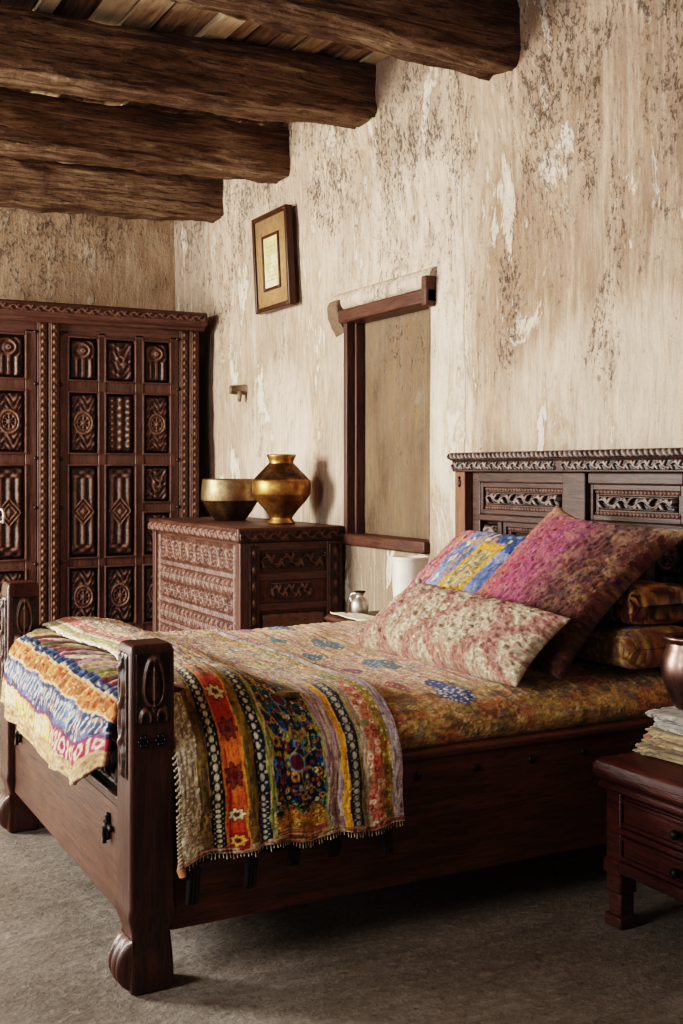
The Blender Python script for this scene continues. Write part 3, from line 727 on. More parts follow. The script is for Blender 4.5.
# headboard
HX = 2.93
def hb():
    b = MB().box(HX + .055, HX + .085, 2.86, 4.36, .12, 1.36).build('headboard_back', M['head_wood'], bed)
    for y0, y1 in ((4.30, 4.38), (2.845, 2.925)):
        p = MB().box(HX - .012, HX + .09, y0, y1, 0, 1.355).build('headboard_post', M['head_post'], bed, bevel=.005)
        r = MB(); r.ball((HX - .014, (y0+y1)/2, 1.30), .012, 6, (.5, 1, 1.6)); r.ball((HX - .014, (y0+y1)/2, 1.325), .007, 6); r.build('post_boss', M['iron'], p)
    c = MB().prism([(HX - .03, 1.352), (HX - .03, 1.40), (HX - .045, 1.405), (HX - .045, 1.437), (HX + .095, 1.437), (HX + .095, 1.352)], 'y', 2.825, 4.375).build('cornice', M['head_wood'], bed, bevel=.004)
    relief((HX - .046, 4.375, 1.406), (0, -1, 0), (0, 0, 1), 1.55, .032, pat_rope(.030), .016, 700, 10).build('rope_moulding', M['carve_dark'], c, usecol=True)
    relief((HX - .031, 4.37, 1.358), (0, -1, 0), (0, 0, 1), .74, .042, pat_frieze(.075), .014, 420, 16).build('leaf_frieze', M['carve_dark'], c, usecol=True)
    relief((HX - .031, 3.585, 1.358), (0, -1, 0), (0, 0, 1), .75, .042, pat_frieze(.075), .014, 420, 16).build('leaf_frieze', M['carve_dark'], c, usecol=True)
    for z, s in ((1.30, 0), ):
        pass
    MB().box(HX + .0, HX + .06, 3.485, 3.625, .55, 1.352).build('centre_stile', M['head_wood'], bed, bevel=.006)
    st = MB()
    for ya, yb in ((3.625, 4.30), (2.99, 3.485)):
        pass
    def rail(y0, y1, z0, z1, x=HX + .012): MB().box(x, HX + .06, y0, y1, z0, z1).build('headboard_rail', M['head_wood'], bed, bevel=.006)
    for (ya, yb) in ((3.625, 4.225), (2.975, 3.485)):
        rail(ya, yb, 1.305, 1.352); rail(ya, yb, 1.135, 1.165); rail(ya, yb, .80, .86)
        rail(yb if ya > 3.5 else ya - .06, yb + .06 if ya > 3.5 else ya, .55, 1.352, HX + .02)
        for (a, b, z0, z1) in ((ya, yb, 1.165, 1.305), ((ya, yb - .17, .86, 1.135) if ya > 3.5 else (ya + .17, yb, .86, 1.135))):
            # stepped frame and carved centre
            o = MB(); 
            for g, x in ((0, HX + .022), (.022, HX + .034)):
                w = .022
                o.box(x, HX + .06, a + g, a + g + w, z0 + g, z1 - g).box(x, HX + .06, b - g - w, b - g, z0 + g, z1 - g)
                o.box(x, HX + .06, a + g + w, b - g - w, z0 + g, z0 + g + w).box(x, HX + .06, a + g + w, b - g - w, z1 - g - w, z1 - g)
            o = o.build('panel_frame', M['head_wood'], bed, bevel=.003)
            relief((HX + .033, b - .03, z1 - .04), (0, -1, 0), (0, 0, 1), b - a - .06, .02, pat_beads(.02, 'S'), .010, 220, 8).build('bead_strip', M['carve_red'], o, usecol=True)
            if z1 - z0 < .2:
                relief((HX + .036, b - .055, z0 + .045), (0, -1, 0), (0, 0, 1), b - a - .11, z1 - z0 - .09, pat_frieze(.11), .03, 260, 22).build('carved_panel', M['carve_dark'], o, usecol=True)
                relief((HX + .033, b - .03, z0 + .018), (0, -1, 0), (0, 0, 1), b - a - .06, .02, pat_beads(.02, 'S'), .010, 220, 8).build('bead_strip', M['carve_red'], o, usecol=True)
            else:
                for q in range(3):
                    relief((HX + .036, b - .05, z1 - .115 - q * .075), (0, -1, 0), (0, 0, 1), b - a - .10, .06, pat_frieze(.10), .03, 240, 20).build('carved_panel', M['carve_dark'], o, usecol=True)
        # small square panels at the outer ends of the lower row
        a, b = (yb - .14, yb - .02) if ya > 3.5 else (ya + .02, ya + .14)
        MB().box(HX + .014, HX + .06, (a - .03) if ya > 3.5 else b, a if ya > 3.5 else b + .03, .86, 1.135).build('divider', M['head_wood'], bed, bevel=.004)
        relief((HX + .03, b, .99), (0, -1, 0), (0, 0, 1), b - a, .13, pat_medallion, .025, 40, 44).build('carved_panel', M['carve_dark'], bed, usecol=True)
        MB().box(HX + .03, HX + .06, a, b, .86, .98).build('small_panel', M['head_wood'], bed, bevel=.006)
hb()

# ------------------------------------------------------------------ TEXTILES
PAL = [lin(h) for h in ('b0493a', 'c9703a', 'd9a03c', '3f6f74', '34477c', '7c3a5a', 'a86a86', 'e2d3b0', 'c9b48a', '7d7a3c', '9d8fb8', 'b85a5e', '5a3428', 'd8bfa0')]
def pick(hv, pal):
    p = np.array(pal); return p[np.clip((hv * len(p)).astype(int), 0, len(p) - 1)]

def dashes(x, y, a, b, pal, seed, warp=.004):
    """small brush-like stitches: cells a long (x) and b wide (y)"""
    x = x + warp * 4 * (fbm(x * 12, y * 12, 2, seed) - .5); y = y + warp * 6 * (fbm(x * 9, y * 9, 2, seed + 3) - .5)
    j = np.floor(y / b); xo = x / a + hsh(j, j * 0, seed) * 3; i = np.floor(xo)
    c = pick(hsh(i, j, seed + 1), pal); fy = y / b - j
    return c * (.72 + .28 * np.sin(np.clip(fy, 0, 1) * PI))[..., None]

def ikat(x, y, pal, sx, sy, seed, jit=.30, sharp=3.0, oct_=4):
    """woven colour areas with frayed, thread-wide edges"""
    p = np.array(pal); n = len(p)
    f = fbm(x * sx, y * sy, oct_, seed); f = (f - .5) * 2.6 + .5
    f = f + jit * (vn(x * 160, y * 160, seed + 5) - .5) + jit * .6 * (vn(x * 30, y * 260, seed + 6) - .5)
    f = (f * n * 1.0 + hsh(np.floor(x * 0), np.floor(y * 0), seed) * n) % n
    i = np.floor(f).astype(int); t = sst(.5 - .5 / sharp, .5 + .5 / sharp, f - i)
    return mixc(p[i % n], p[(i + 1) % n], t)

def dots(x, y, cell, rad, seed):
    """scattered round motifs: nearest of jittered cells -> (distance/rad, id)"""
    ix = np.floor(x / cell); iy = np.floor(y / cell); best = np.full(x.shape, 9e9); bid = np.zeros(x.shape)
    for dx in (-1, 0, 1):
        for dy in (-1, 0, 1):
            jx, jy = ix + dx, iy + dy
            px = (jx + .5 + .7 * (hsh(jx, jy, seed) - .5)) * cell; py = (jy + .5 + .7 * (hsh(jx, jy, seed + 1) - .5)) * cell
            d = np.hypot(x - px, y - py) / (rad * (.6 + .7 * hsh(jx, jy, seed + 2))); m = d < best
            best = np.where(m, d, best); bid = np.where(m, hsh(jx, jy, seed + 3), bid)
    return best, bid

def floral(x, y, ground, pal, cell, seed, vines=None):
    c = np.ones(x.shape + (3,)) * ground
    c = mixc(c, c * .55, sst(.4, .6, fbm(x * 30, y * 30, 2, seed)))
    if vines is not None:
        v = np.abs(np.sin(x * 60 + 2.6 * np.sin(y * 34 + seed)) * .5 + .5 * np.sin(y * 52 + 2.2 * np.sin(x * 44)))
        c = mixc(c, vines * np.ones_like(c), sst(.16, .07, v) * .9)
    d, i = dots(x, y, cell, cell * .34, seed)
    c = mixc(c, pick(i, pal), sst(1.0, .8, d)); c = mixc(c, pick((i * 7.3) % 1, pal), sst(.5, .38, d))
    return c

def weave(c, x, y, k=.16, seed=1, f=260):
    t = (vn(x * f, y * f * .25, seed) - .5) * k * 2 + (vn(x * f * .3, y * f, seed + 1) - .5) * k * 2
    return np.clip(c * (1 + t)[..., None], 0, 1)

# ---- mattress under a patchwork cover
def mattress_cover():
    xs = np.arange(.985, 2.925, .006); q = np.linspace(0, 1, 330)
    # section polyline (Y, Z)
    ctrl = [(2.915, .517), (2.885, .535), (2.868, .57), (2.875, .605), (2.92, .64), (3.02, .664), (3.16, .672), (3.66, .684), (4.18, .700), (4.38, .698), (4.44, .66), (4.445, .58), (4.435, .535), (4.40, .517)]
    cy = np.array([c[0] for c in ctrl]); cz = np.array([c[1] for c in ctrl]); L = np.concatenate([[0], np.cumsum(np.hypot(np.diff(cy), np.diff(cz)))])
    qq = q * L[-1]
    ker = np.ones(9) / 9
    def sm(v):
        vi = np.interp(np.linspace(0, L[-1], 900), L, v); p = np.pad(vi, 20, 'edge')
        for _ in range(4): p = np.convolve(p, ker, 'same')
        return np.interp(qq, np.linspace(0, L[-1], 900), p[20:-20])
    sy, sz = sm(cy), sm(cz)
    X, Q = np.meshgrid(xs, qq, indexing='ij'); Y = np.repeat(sy[None], len(xs), 0); Z = np.repeat(sz[None], len(xs), 0)
    top = sst(.60, .66, Z)
    Z = Z + top * (.022 * (fbm(X * 2.2, Q * 2.2, 3, 71) - .5) + .010 * (fbm(X * 14, Q * 5, 3, 72) - .5) + .005 * (vn(X * 90, Q * 10, 73) - .5))
    Y = Y + (1 - top) * (.012 * (fbm(X * 5, Z * 12, 3, 74) - .5))
    e = np.minimum(X - xs[0], xs[-1] - X); k = np.sqrt(np.clip(1 - (1 - np.clip(e / .05, 0, 1)) ** 2, 0, 1)); Z = .517 + (Z - .517) * (.25 + .75 * k)
    # ---- colours (Q runs along the bed's width, X along its length)
    A = [lin(h) for h in ('c8b18c', 'b0906a', 'd8c6a4', 'a8705a', 'bc9282', '94604e', 'cfb894', 'a88c54', '7c5444', 'c4a484')]
    c = ikat(Q, X, A, 5, 26, 5)
    c2 = ikat(Q, X, [lin(h) for h in ('c8904c', '9a4c40', 'd2b680', 'b07078', 'c8ac7c', '8a844c', 'dccaa8', '8c5468', 'd0b88c', '6a4a3c')], 9, 34, 6)
    c = mixc(c, c2, sst(.42, .58, fbm(Q * 4, X * 6, 3, 8)) * .85)
    c3 = ikat(Q, X, [lin(h) for h in ('c89890', 'a04444', '5c827c', 'd2ba9a', '86607e', 'c88450', 'd8c8aa')], 16, 30, 9)
    c = mixc(c, c3, sst(.52, .62, fbm(Q * 7 + 4, X * 9, 3, 10)) * .8)
    ln = np.abs(((X / .165) % 1) - .5) * 2; c = mixc(c, lin('a8745c') * np.ones_like(c), sst(.93, .97, ln + .04 * (vn(Q * 60, X * 60, 11) - .5)) * .5)
    # rows of lozenges along the width
    for xr, per, ph, w in ((2.01, .42, .10, .058), (1.86, .30, .22, .034), (2.30, .40, .3, .05), (2.62, .42, .05, .06)):
        j = np.floor((Q - ph) / per); cq = (j + .5) * per + ph
        d = (np.abs(Q - cq) / (w * 2.0)) ** 1.4 + (np.abs(X - xr - .006 * np.sin(Q * 60)) / w) ** 1.4
        d = d + .35 * (fbm(Q * 30, X * 40, 2, 12) - .5)
        col = pick(hsh(j, j * 0, int(xr * 100)), [lin('2f6a70'), lin('33406e'), lin('7a3f6a'), lin('8a3d3a'), lin('3a5a6a')])
        c = mixc(c, lin('d9b466') * np.ones_like(c), sst(1.25, 1.1, d) * .6); c = mixc(c, col, sst(1.02, .9, d))
        dd, i = dots(Q, X, .022, .006, 14); c = mixc(c, pick(i, [lin('d8c8a0'), lin('7fa0a0'), lin('c08a50')]), sst(1.0, .7, dd) * sst(.9, .7, d))
    # golden, darker edge panels on the near side
    ed = sst(.40, .24, Q)
    g = ikat(X, Q, [lin(h) for h in ('b89458', '94784a', 'c8a468', '9c8858', 'a87850', 'd0b888', '7c6a4c', 'c09c64')], 9, 34, 15, .2)
    g = mixc(g, ikat(X, Q, [lin('8a4a34'), lin('b87848'), lin('6a3a34'), lin('a89458')], 16, 28, 17), sst(.48, .58, fbm(X * 10, Q * 14, 3, 20)) * .7)
    g = mixc(g, lin('4a4038') * np.ones_like(g), sst(.57, .63, fbm(X * 22, Q * 24, 3, 16)) * .55)
    g = mixc(g, lin('5a6468') * np.ones_like(g), sst(.66, .70, fbm(X * 20 + 5, Q * 24, 3, 18)) * .4)
    c = mixc(c, g, sst(.35, .65, ed + .5 * (fbm(X * 6, Q * 6, 3, 19) - .5)))
    d = (np.abs(Q - .245) / .075) ** 2 + (np.abs(X - 2.0) / .06) ** 2       # blue flowered medallion near the edge
    c = mixc(c, lin('2c3c70') * np.ones_like(c), sst(1.1, .9, d)); dd, i = dots(Q, X, .02, .007, 22); c = mixc(c, lin('d8d2c4') * np.ones_like(c), sst(1, .7, dd) * sst(1.0, .8, d))
    c = weave(c, X, Q, .2, 23)
    V = np.stack([X, Y, Z], -1).reshape(-1, 3); F = gridf(len(xs), len(qq)).tolist()
    n, k = len(xs), len(qq); F += [list(range(k)), [(n-1)*k + j for j in range(k)][::-1]]
    F += [[i*k, i*k + k - 1, (i+1)*k + k - 1, (i+1)*k] for i in range(n-1)]
    o = emit('mattress', V, F, cloth('patchwork_cover', 300, .5, var=.22), origin=((BX0+BX1)/2, 3.66, .517), col=c)
    props(o, 'thick mattress in a faded multicoloured patchwork cover, filling the bed', 'mattress')
mattress_cover()

# ---- quilt end folded over the footboard
def foot_quilt():
    ys = np.arange(2.985, 4.335, .0055); far = [(1.45, .700), (1.30, .706), (1.15, .725), (1.04, .745), (.965, .738), (.915, .690), (.892, .630), (.880, .565), (.874, .490)]
    near = [(1.45, .705), (1.30, .715), (1.16, .745), (1.03, .765), (.945, .745), (.885, .690), (.845, .625), (.822, .56), (.815, .495)]
    def path(c, m):
        a = np.array(c); L = np.concatenate([[0], np.cumsum(np.hypot(*np.diff(a, axis=0).T))]); t = np.linspace(0, L[-1], 400)
        o = []
        for k in (0, 1):
            v = np.interp(t, L, a[:, k]); p = np.pad(v, 30, 'reflect', reflect_type='odd')
            for _ in range(3): p = np.convolve(p, np.ones(21) / 21, 'same')
            o.append(np.interp(np.linspace(0, L[-1], m), t, p[30:-30]))
        return np.array(o), L[-1]
    m = 170; (f, Lf), (nr, Ln) = path(far, m), path(near, m)
    t = np.clip((4.33 - ys) / (4.33 - 3.0), 0, 1)[:, None]
    w = t ** 1.6
    X = f[0][None] * (1 - w) + nr[0][None] * w; Z = f[1][None] * (1 - w) + nr[1][None] * w; Y = np.repeat(ys[:, None], m, 1)
    D = (1 - np.linspace(0, 1, m))[None] * ((Lf + Ln) / 2) * np.ones_like(X)          # distance from the hem
    # hem sags towards the near end; soft lumps and pleats
    pl = sst(.16, .26, D) * sst(.50, .36, D)
    nn = .030 * (fbm(Y * 3, D * 4, 3, 51) - .5) + .014 * (fbm(Y * 9, D * 7, 3, 52) - .5) + pl * .012 * np.sin((Y + D * .55) * 95) + .006 * (vn(Y * 70, D * 70, 53) - .5)
    ripple = .012 * np.sin(Y * 17 + 1.5 * np.sin(Y * 6)) * sst(.18, .02, D)
    X = X - nn * .8 - ripple; Z = Z + nn * .6 - .035 * sst(3.6, 3.0, Y) * sst(.16, 0, D) * 0
    Z = Z - sst(.14, 0, D) * (.03 * np.sin(PI * np.clip((Y - 3.0) / 1.3, 0, 1)) + .012 * np.sin(Y * 11))
    # corners draw in
    ne = sst(3.16, 2.985, Y); X = X + .05 * ne * sst(.32, .05, D); Z = Z + .085 * ne * sst(.22, 0, D)
    # colours: bands that follow the hem
    d = D / .78 + .006 * np.sin(Y * 24) + .008 * (fbm(Y * 8, D * 8, 2, 54) - .5)
    tan_ = dashes(Y, D, .05, .006, [lin('c9a57c'), lin('b88f66'), lin('d8bc94'), lin('bd9874')], 55)
    c = tan_
    near_end = sst(3.55, 3.45, Y)
    sq = np.floor(Y / .085); fx = (Y / .085 - sq); bnd = (d > .062) & (d < .125)
    sqc = pick(hsh(sq, sq * 0, 56), [lin('d9b854'), lin('d0b890'), lin('c9a040'), lin('dcc8a0'), lin('b8863a')])
    sqr = pick(hsh(sq, sq * 0, 57), [lin('b03a56'), lin('a03040'), lin('c04a60'), lin('982c50')])
    ring = np.abs(np.hypot((fx - .5) * .085, d - .094) - .02) < .006
    sc = mixc(sqc, sqr, near_end); sc = mixc(sc, lin('e6d8b8') * np.ones_like(sc), (ring | (np.minimum(fx, 1 - fx) < .07)) * .8)
    c = np.where(bnd[..., None], sc, c)
    c = np.where(((d > .125) & (d < .137))[..., None], lin('6a3a62'), c)
    blue = np.ones_like(c) * lin('30405c'); blue = mixc(blue, lin('5a7092') * np.ones_like(c), sst(.4, .6, fbm(Y * 25, D * 25, 2, 58)))
    bars = np.sin(Y * 2 * PI / .034 + 1.2 * np.sin(D * 90)); blue = mixc(blue, lin('cfd4cc') * np.ones_like(c), sst(.45, .75, bars) * sst(.152, .16, d) * sst(.226, .218, d) * .85)
    dd, ii = dots(Y, D, .03, .008, 59); blue = mixc(blue, pick(ii, [lin('c9b070'), lin('b05a50'), lin('dcd4c0')]), sst(1, .7, dd) * .8)
    c = np.where(((d > .137) & (d < .24))[..., None], blue, c)
    c = np.where(((d > .24) & (d < .250))[..., None], lin('d8b488'), c)
    org = floral(Y, D, lin('cf8450'), [lin('9a3a30'), lin('e0b888'), lin('b0502e'), lin('d8a070')], .022, 60)
    c = np.where(((d > .250) & (d < .322))[..., None], org, c)
    c = np.where(((d > .322) & (d < .332))[..., None], lin('e0bc90'), c)
    nv = floral(Y, D, lin('2c3a5a'), [lin('5a7a9a'), lin('b8b098'), lin('45608a')], .02, 61)
    c = np.where(((d > .332) & (d < .37))[..., None], nv, c)
    u = Y + D * .75; st = dashes(D, u, .5, .019, [lin(h) for h in ('7a7a40', '6a3030', 'd8c8a0', 'a08a50', '8a4a4a', 'c0a878', '5a5a3a', 'b89098', 'e0d4b4')], 62, .006)
    c = np.where((d > .37)[..., None], st, c)
    c = weave(c, Y, D, .2, 63) * np.array([.70, .67, .64])
    o = emit('folded_quilt', np.stack([X, Y, Z], -1).reshape(-1, 3), gridf(len(ys), m), cloth('striped_quilt_cloth', 260, .6, var=.35), origin=(.95, 3.66, .6), col=c, solid=.016, solid_off=0)
    props(o, 'quilt end with blue, orange and cream bands bulging over the footboard between the posts', 'quilt')
foot_quilt()

# ---- embroidered throw hanging over the near side
def throw():
    xs = np.arange(0, .70, .0032); m = 560
    nearY, farY = 3.13, 4.36
    def ztop(x, Y):       # x = world X
        z = .705 + .085 * sst(1.50, 1.16, x) - .022 * sst(1.14, 1.0, x)
        return z + .012 * (fbm(x * 4, Y * 2.5, 3, 81) - .5) + .012 * np.exp(-((x - 1.32) / .07) ** 2) + .004 * (vn(x * 60, Y * 20, 84) - .5)
    T, Q = np.meshgrid(xs, np.linspace(0, 1, m), indexing='ij')
    x0 = 1.03 + T
    Lh = .62; Lt = farY - nearY; Lf = .16; tot = Lh + Lt + Lf
    S = Q * tot                                     # arc length measured from the near hem
    X = x0.copy(); Y = np.zeros_like(S); Z = np.zeros_like(S)
    zt = ztop(x0, np.full_like(S, nearY))
    a = .305; b = zt - .47; hemz = .350 + .006 * np.sin(T * 30)
    # hang: ellipse quarter then straight drop
    th = np.clip((Lh - S) / .42, 0, 1) * PI / 2      # 0 at the top edge
    Yc, Zc = nearY - a * np.sin(th), zt - b * (1 - np.cos(th))
    dr = np.clip((Lh - S - .42) / .20, 0, 1)
    hang = S < Lh
    Y = np.where(hang, Yc - .018 * dr, 0); Z = np.where(hang, Zc - dr * (.47 - hemz), 0)
    on = (S >= Lh) & (S < Lh + Lt)
    Yt = nearY + (S - Lh); Y = np.where(on, Yt, Y); Z = np.where(on, ztop(x0, Yt), Z)
    fe = S >= Lh + Lt; df = (S - Lh - Lt) / Lf; zf = ztop(x0, np.full_like(S, farY))
    Y = np.where(fe, farY + .10 * np.sin(np.clip(df, 0, 1) * PI / 2), Y); Z = np.where(fe, zf - .11 * (1 - np.cos(np.clip(df, 0, 1) * PI / 2)), Z)
    # folds in the hang
    hw = sst(Lh, .1, S)
    fold = (.010 * np.sin(T * 26 + .8) + .008 * np.sin(T * 47 + 2) + .010 * (fbm(T * 9, S * 3, 3, 82) - .5)) * hw
    Y = Y - np.abs(fold) * .9 - .006 * hw
    X = X + hw * (-.012 * sst(.12, 0, T)) - .035 * sst(0, 1, (x0 - 1.2) / .5) * hw
    # left edge hangs a bit lower and flares, upper edge wavers along the top
    Z = Z - hw * sst(.08, 0, T) * .018 * sst(.3, 0, S)
    X = X + on * (.03 * np.sin((Y - 3.1) * 2.6) * sst(.5, .1, T) + .012 * np.sin(Y * 9))
    tw = vn(T * 260, S * 60, 83) - .5; Z = Z + on * tw * .004; Y = Y - hang * tw * .003
    # -------- colours
    W = xs[-1]; p = T / W
    y = S
    c = np.ones(T.shape + (3,)) * lin('b9a68a')
    def band(a, b, col):
        nonlocal c
        mk = (p >= a + .004 * np.sin(y * 40)) & (p < b + .004 * np.sin(y * 40)); c = np.where(mk[..., None], col, c)
    line = lambda h: np.ones_like(c) * lin(h)
    cream = dashes(y, T, .03, .006, [lin('c4b596'), lin('a89878'), lin('d8cbae'), lin('9a8a78')], 90)
    dd, ii = dots(T, y, .012, .0035, 91); band(0, .075, mixc(cream, line('ece2c8'), sst(1, .7, dd)))
    olive = dashes(y, T, .04, .006, [lin('7a6434'), lin('5a4a2c'), lin('94783c'), lin('6a5640')], 92); band(.075, .115, olive)
    def dotted(ground, dot, per, seed, cx, rad=.0065):
        fy = (y / per) % 1; g = np.ones_like(c) * ground
        d = np.hypot(T - cx * W, (fy - .5) * per * .8) / rad; g = mixc(g, np.ones_like(c) * dot, sst(1.15, .85, d) * .9)
        d2 = np.hypot(np.abs(T - cx * W) - .011, (((fy + .5) % 1) - .5) * per) / .003; return mixc(g, np.ones_like(c) * dot * .8, sst(1.1, .8, d2) * .8)
    band(.115, .165, dotted(lin('1c1a1c'), lin('d0c4a4'), .021, 93, .14))
    band(.165, .175, line('c07838'))
    red = np.ones_like(c) * lin('b04420'); red = mixc(red, line('a01c1c'), sst(.45, .6, np.sin(y * 2 * PI / .27 + .6))); red = mixc(red, line('c86a2c'), sst(.5, .7, fbm(T * 20, y * 12, 2, 94)))
    fy = (y / .105) % 1; r = np.hypot(T - .212 * W, (fy - .5) * .105); an = np.arctan2((fy - .5) * .105, T - .212 * W)
    pet = r / (.024 * (1 + .22 * np.cos(an * 7)))
    red = mixc(red, line('3a2418'), sst(1.15, 1.02, pet)); red = mixc(red, pick(hsh(np.floor(y / .105), T * 0, 95), [lin('d8a84a'), lin('8a6a2c'), lin('e0cfa0'), lin('7a3a28')]), sst(.95, .85, pet)); red = mixc(red, line('5a1c18'), sst(.45, .35, pet))
    band(.175, .250, red); band(.25, .258, line('d8983c'))
    band(.258, .300, dashes(y, T, .05, .007, [lin('8a7a2c'), lin('a08a34'), lin('6a602c'), lin('94702c')], 96))
    band(.300, .352, dotted(lin('1f2430'), lin('c8c0a8'), .024, 97, .326))
    band(.352, .378, dashes(y, T, .06, .005, [lin('8a8a44'), lin('b8a468'), lin('6a7040')], 98))
    # wide flowered panel
    fl = floral(T, y, lin('1c2c3c'), [lin(h) for h in ('3a6a8a', 'c8a030', '2c5aa0', '7a9a4a', 'd8d0b0', '8a2c40', '40705a', 'b85a2c', '4a7ab0')], .021, 99, lin('a8903c'))
    fl2, i2 = dots(T, y, .034, .012, 100); fl = mixc(fl, pick(i2, [lin('23406e'), lin('6a2438'), lin('2c5a50'), lin('c08a28')]), sst(1.0, .85, fl2) * sst(.45, .6, fl2))
    d5 = np.hypot(T - .49 * W, ((y / .19) % 1 - .5) * .19); fl = mixc(fl, line('5a1c34'), sst(.024, .019, d5)); fl = mixc(fl, line('7a9ac0'), sst(.026, .024, d5) * sst(.021, .023, d5))
    lo = y - .13 + .02 * np.sin(T * 75)
    fl = mixc(fl, floral(T, y, lin('b8862c'), [lin('8a4a20'), lin('d0a840'), lin('5a6a3a'), lin('8a2c38'), lin('e0c890')], .018, 101), sst(.02, -.01, lo))
    hemp = dashes(T, y, .05, .006, [lin('b08a5c'), lin('94503c'), lin('c8a878'), lin('a87048')], 102)
    fl = mixc(fl, hemp, sst(.066, .058, y))
    band(.378, .620, fl); band(.620, .628, line('8a9a4a'))
    band(.628, .705, dashes(y, T, .06, .0045, [lin('9a8078'), lin('b8a290'), lin('806860'), lin('c4b09c'), lin('a08894')], 103))
    band(.705, .735, dashes(y, T, .2, .009, [lin('d39a30'), lin('c48a28'), lin('dca840')], 104))
    band(.735, .795, dotted(lin('24283c'), lin('c0bcb0'), .028, 105, .765, .009)); band(.795, .803, line('9a9a50'))
    band(.803, .838, dashes(y, T, .06, .005, [lin('a8947a'), lin('c0ac90'), lin('907860')], 106))
    sal = np.ones_like(c) * lin('b87a5c'); d6, i6 = dots(T, y, .024, .010, 107); sal = mixc(sal, pick(i6, [lin('e0ccb0'), lin('a83c38'), lin('d8b89c'), lin('8a4438')]), sst(1, .8, d6)); sal = mixc(sal, line('b87a5c'), sst(.45, .3, d6))
    sal = mixc(sal, line('6a7a4a'), sst(.62, .68, fbm(T * 30, y * 14, 2, 108)))
    band(.838, .905, sal)
    band(.905, .950, floral(T, y, lin('a08a3c'), [lin('c8b060'), lin('b8482c'), lin('6a6a34'), lin('d8c890')], .016, 109))
    band(.950, 1.1, dashes(y, T, .05, .005, [lin('a89cae'), lin('c4b8b8'), lin('8a7c8c'), lin('b8a898')], 110))
    # near hem border
    hm = sst(.030, .024, y + .004 * np.sin(T * 90)); c = mixc(c, dashes(T, y, .03, .005, [lin('8a4038'), lin('b89a78'), lin('6a4034'), lin('c8b090')], 111), hm * .8)
    # on top of the bed: worn, brushed multicolour
    tp = sst(Lh - .10, Lh + .16, y + .10 * (fbm(T * 6, y * 6, 3, 112) - .5) * 2)
    mid = sst(.03, .14, p) * sst(.93, .72, p)
    ch = ikat(y, T, [lin(h) for h in ('ccb89a', 'a8483e', 'd0b484', 'c8843c', 'd8c8ac', '56708c', 'c0a08c', 'ac6878', 'd4c2a4', '78844a', 'c8b090', '845478', 'c49c58', '3c7474')], 14, 34, 113, .35)
    ch2 = dashes(y, T, .034, .0095, [lin(h) for h in ('d2c0a4', 'b0403a', 'd08a34', '466a90', 'd8c8ac', 'b87084', 'dccab0', '748440', '8a5086', 'ccb490', 'cc9c50', '347474', 'd0b89c', 'c8b8a0')], 114, .014)
    ch = mixc(ch, ch2, sst(.36, .54, fbm(T * 14, y * 12, 3, 115)) * .9)
    blu = np.ones_like(c) * (lin('dccdb4')); c = mixc(c, ch, tp * mid)
    c = mixc(c, blu, tp * .12)
    # bands along the free left edge, on top
    for a_, b_, hx in ((0, .02, 'e4d6b4'), (.02, .05, '9c8a4c'), (.05, .062, '3f7a5a'), (.062, .08, 'd8c0a0'), (.08, .145, 'b85a54'), (.145, .16, 'd0b48c')):
        mk = sst(a_ - .004, a_ + .004, p) * sst(b_ + .004, b_ - .004, p) * tp; bc_ = line(hx)
        if hx == 'b85a54': bc_ = floral(T, y, lin('b0544c'), [lin('d8b090'), lin('8a3040'), lin('c87850'), lin('e0ccb0')], .024, 116)
        c = mixc(c, bc_, mk * .85)
    c = weave(c, T, y, .22, 117)
    o = emit('throw_blanket', np.stack([X, Y, Z], -1).reshape(-1, 3), gridf(len(xs), m), cloth('embroidered_cloth', 300, .6, var=.35), origin=(1.38, 3.1, .6), col=c, solid=.009, solid_off=0)
    props(o, 'long embroidered multicoloured throw laid across the bed, its end hanging over the near side', 'throw')
    # lace fringe down the left edge of the hang, hem threads, cord and tassels
    iq = int(Lh / tot * m)
    fr = MB()
    for j in range(4, int(iq * .88), 4):
        p0 = Vector((X[0, j], Y[0, j], Z[0, j])); fr.tube([p0, p0 + Vector((-.004, -.004, -.003)), p0 + Vector((-.009, -.003, -.007 - .004 * random.random()))], [.003, .0036, .0022], 5)
        fr.ball(p0 + Vector((-.009, -.003, -.008)), .0038, 4)
    fr.build('lace_fringe', M['fringe'], o)
    th_ = MB()
    for i in range(6, len(xs) - 2, 3):
        p0 = Vector((X[i, 0], Y[i, 0], Z[i, 0])); th_.tube([p0, p0 + Vector((.004 * (random.random() - .5), -.002, -.008 - .010 * random.random()))], .0016, 4)
    th_.build('hem_fringe', M['fringe'], o)
    cd = MB(); pts = []
    for i in range(24):
        f = i / 23; pts.append((1.035 + .64 * f, 2.838 - .004 * math.sin(f * 17), .338 + .006 * math.sin(f * 9) - .012 * (1 - f) + .008 * (f > .9)))
    cd.tube(pts, .011, 8).build('cord', M['cord'], o)
    for f, ln in ((.045, .115), (.30, .10), (.50, .06), (.70, .055), (.96, .075)):
        tmb = MB(); x = 1.035 + .64 * f
        for kx in (-.009, .009, 0):
            tmb.tube([(x + kx * .4, 2.83, .345), (x + kx, 2.826, .31), (x + kx * 1.3 + .006 * math.sin(ln * 99), 2.828, .335 - ln)], [.006, .010, .0065], 7)
        tmb.build('tassel', M['cord'], o)
    MB().tube([(1.03, 2.826, .35), (1.028, 2.824, .315), (1.032, 2.824, .298)], [.008, .013, .010], 8).build('end_tassel', plain('orange_tassel', lin('b8683a'), lin('d8a070'), 60, .9), o)
throw()

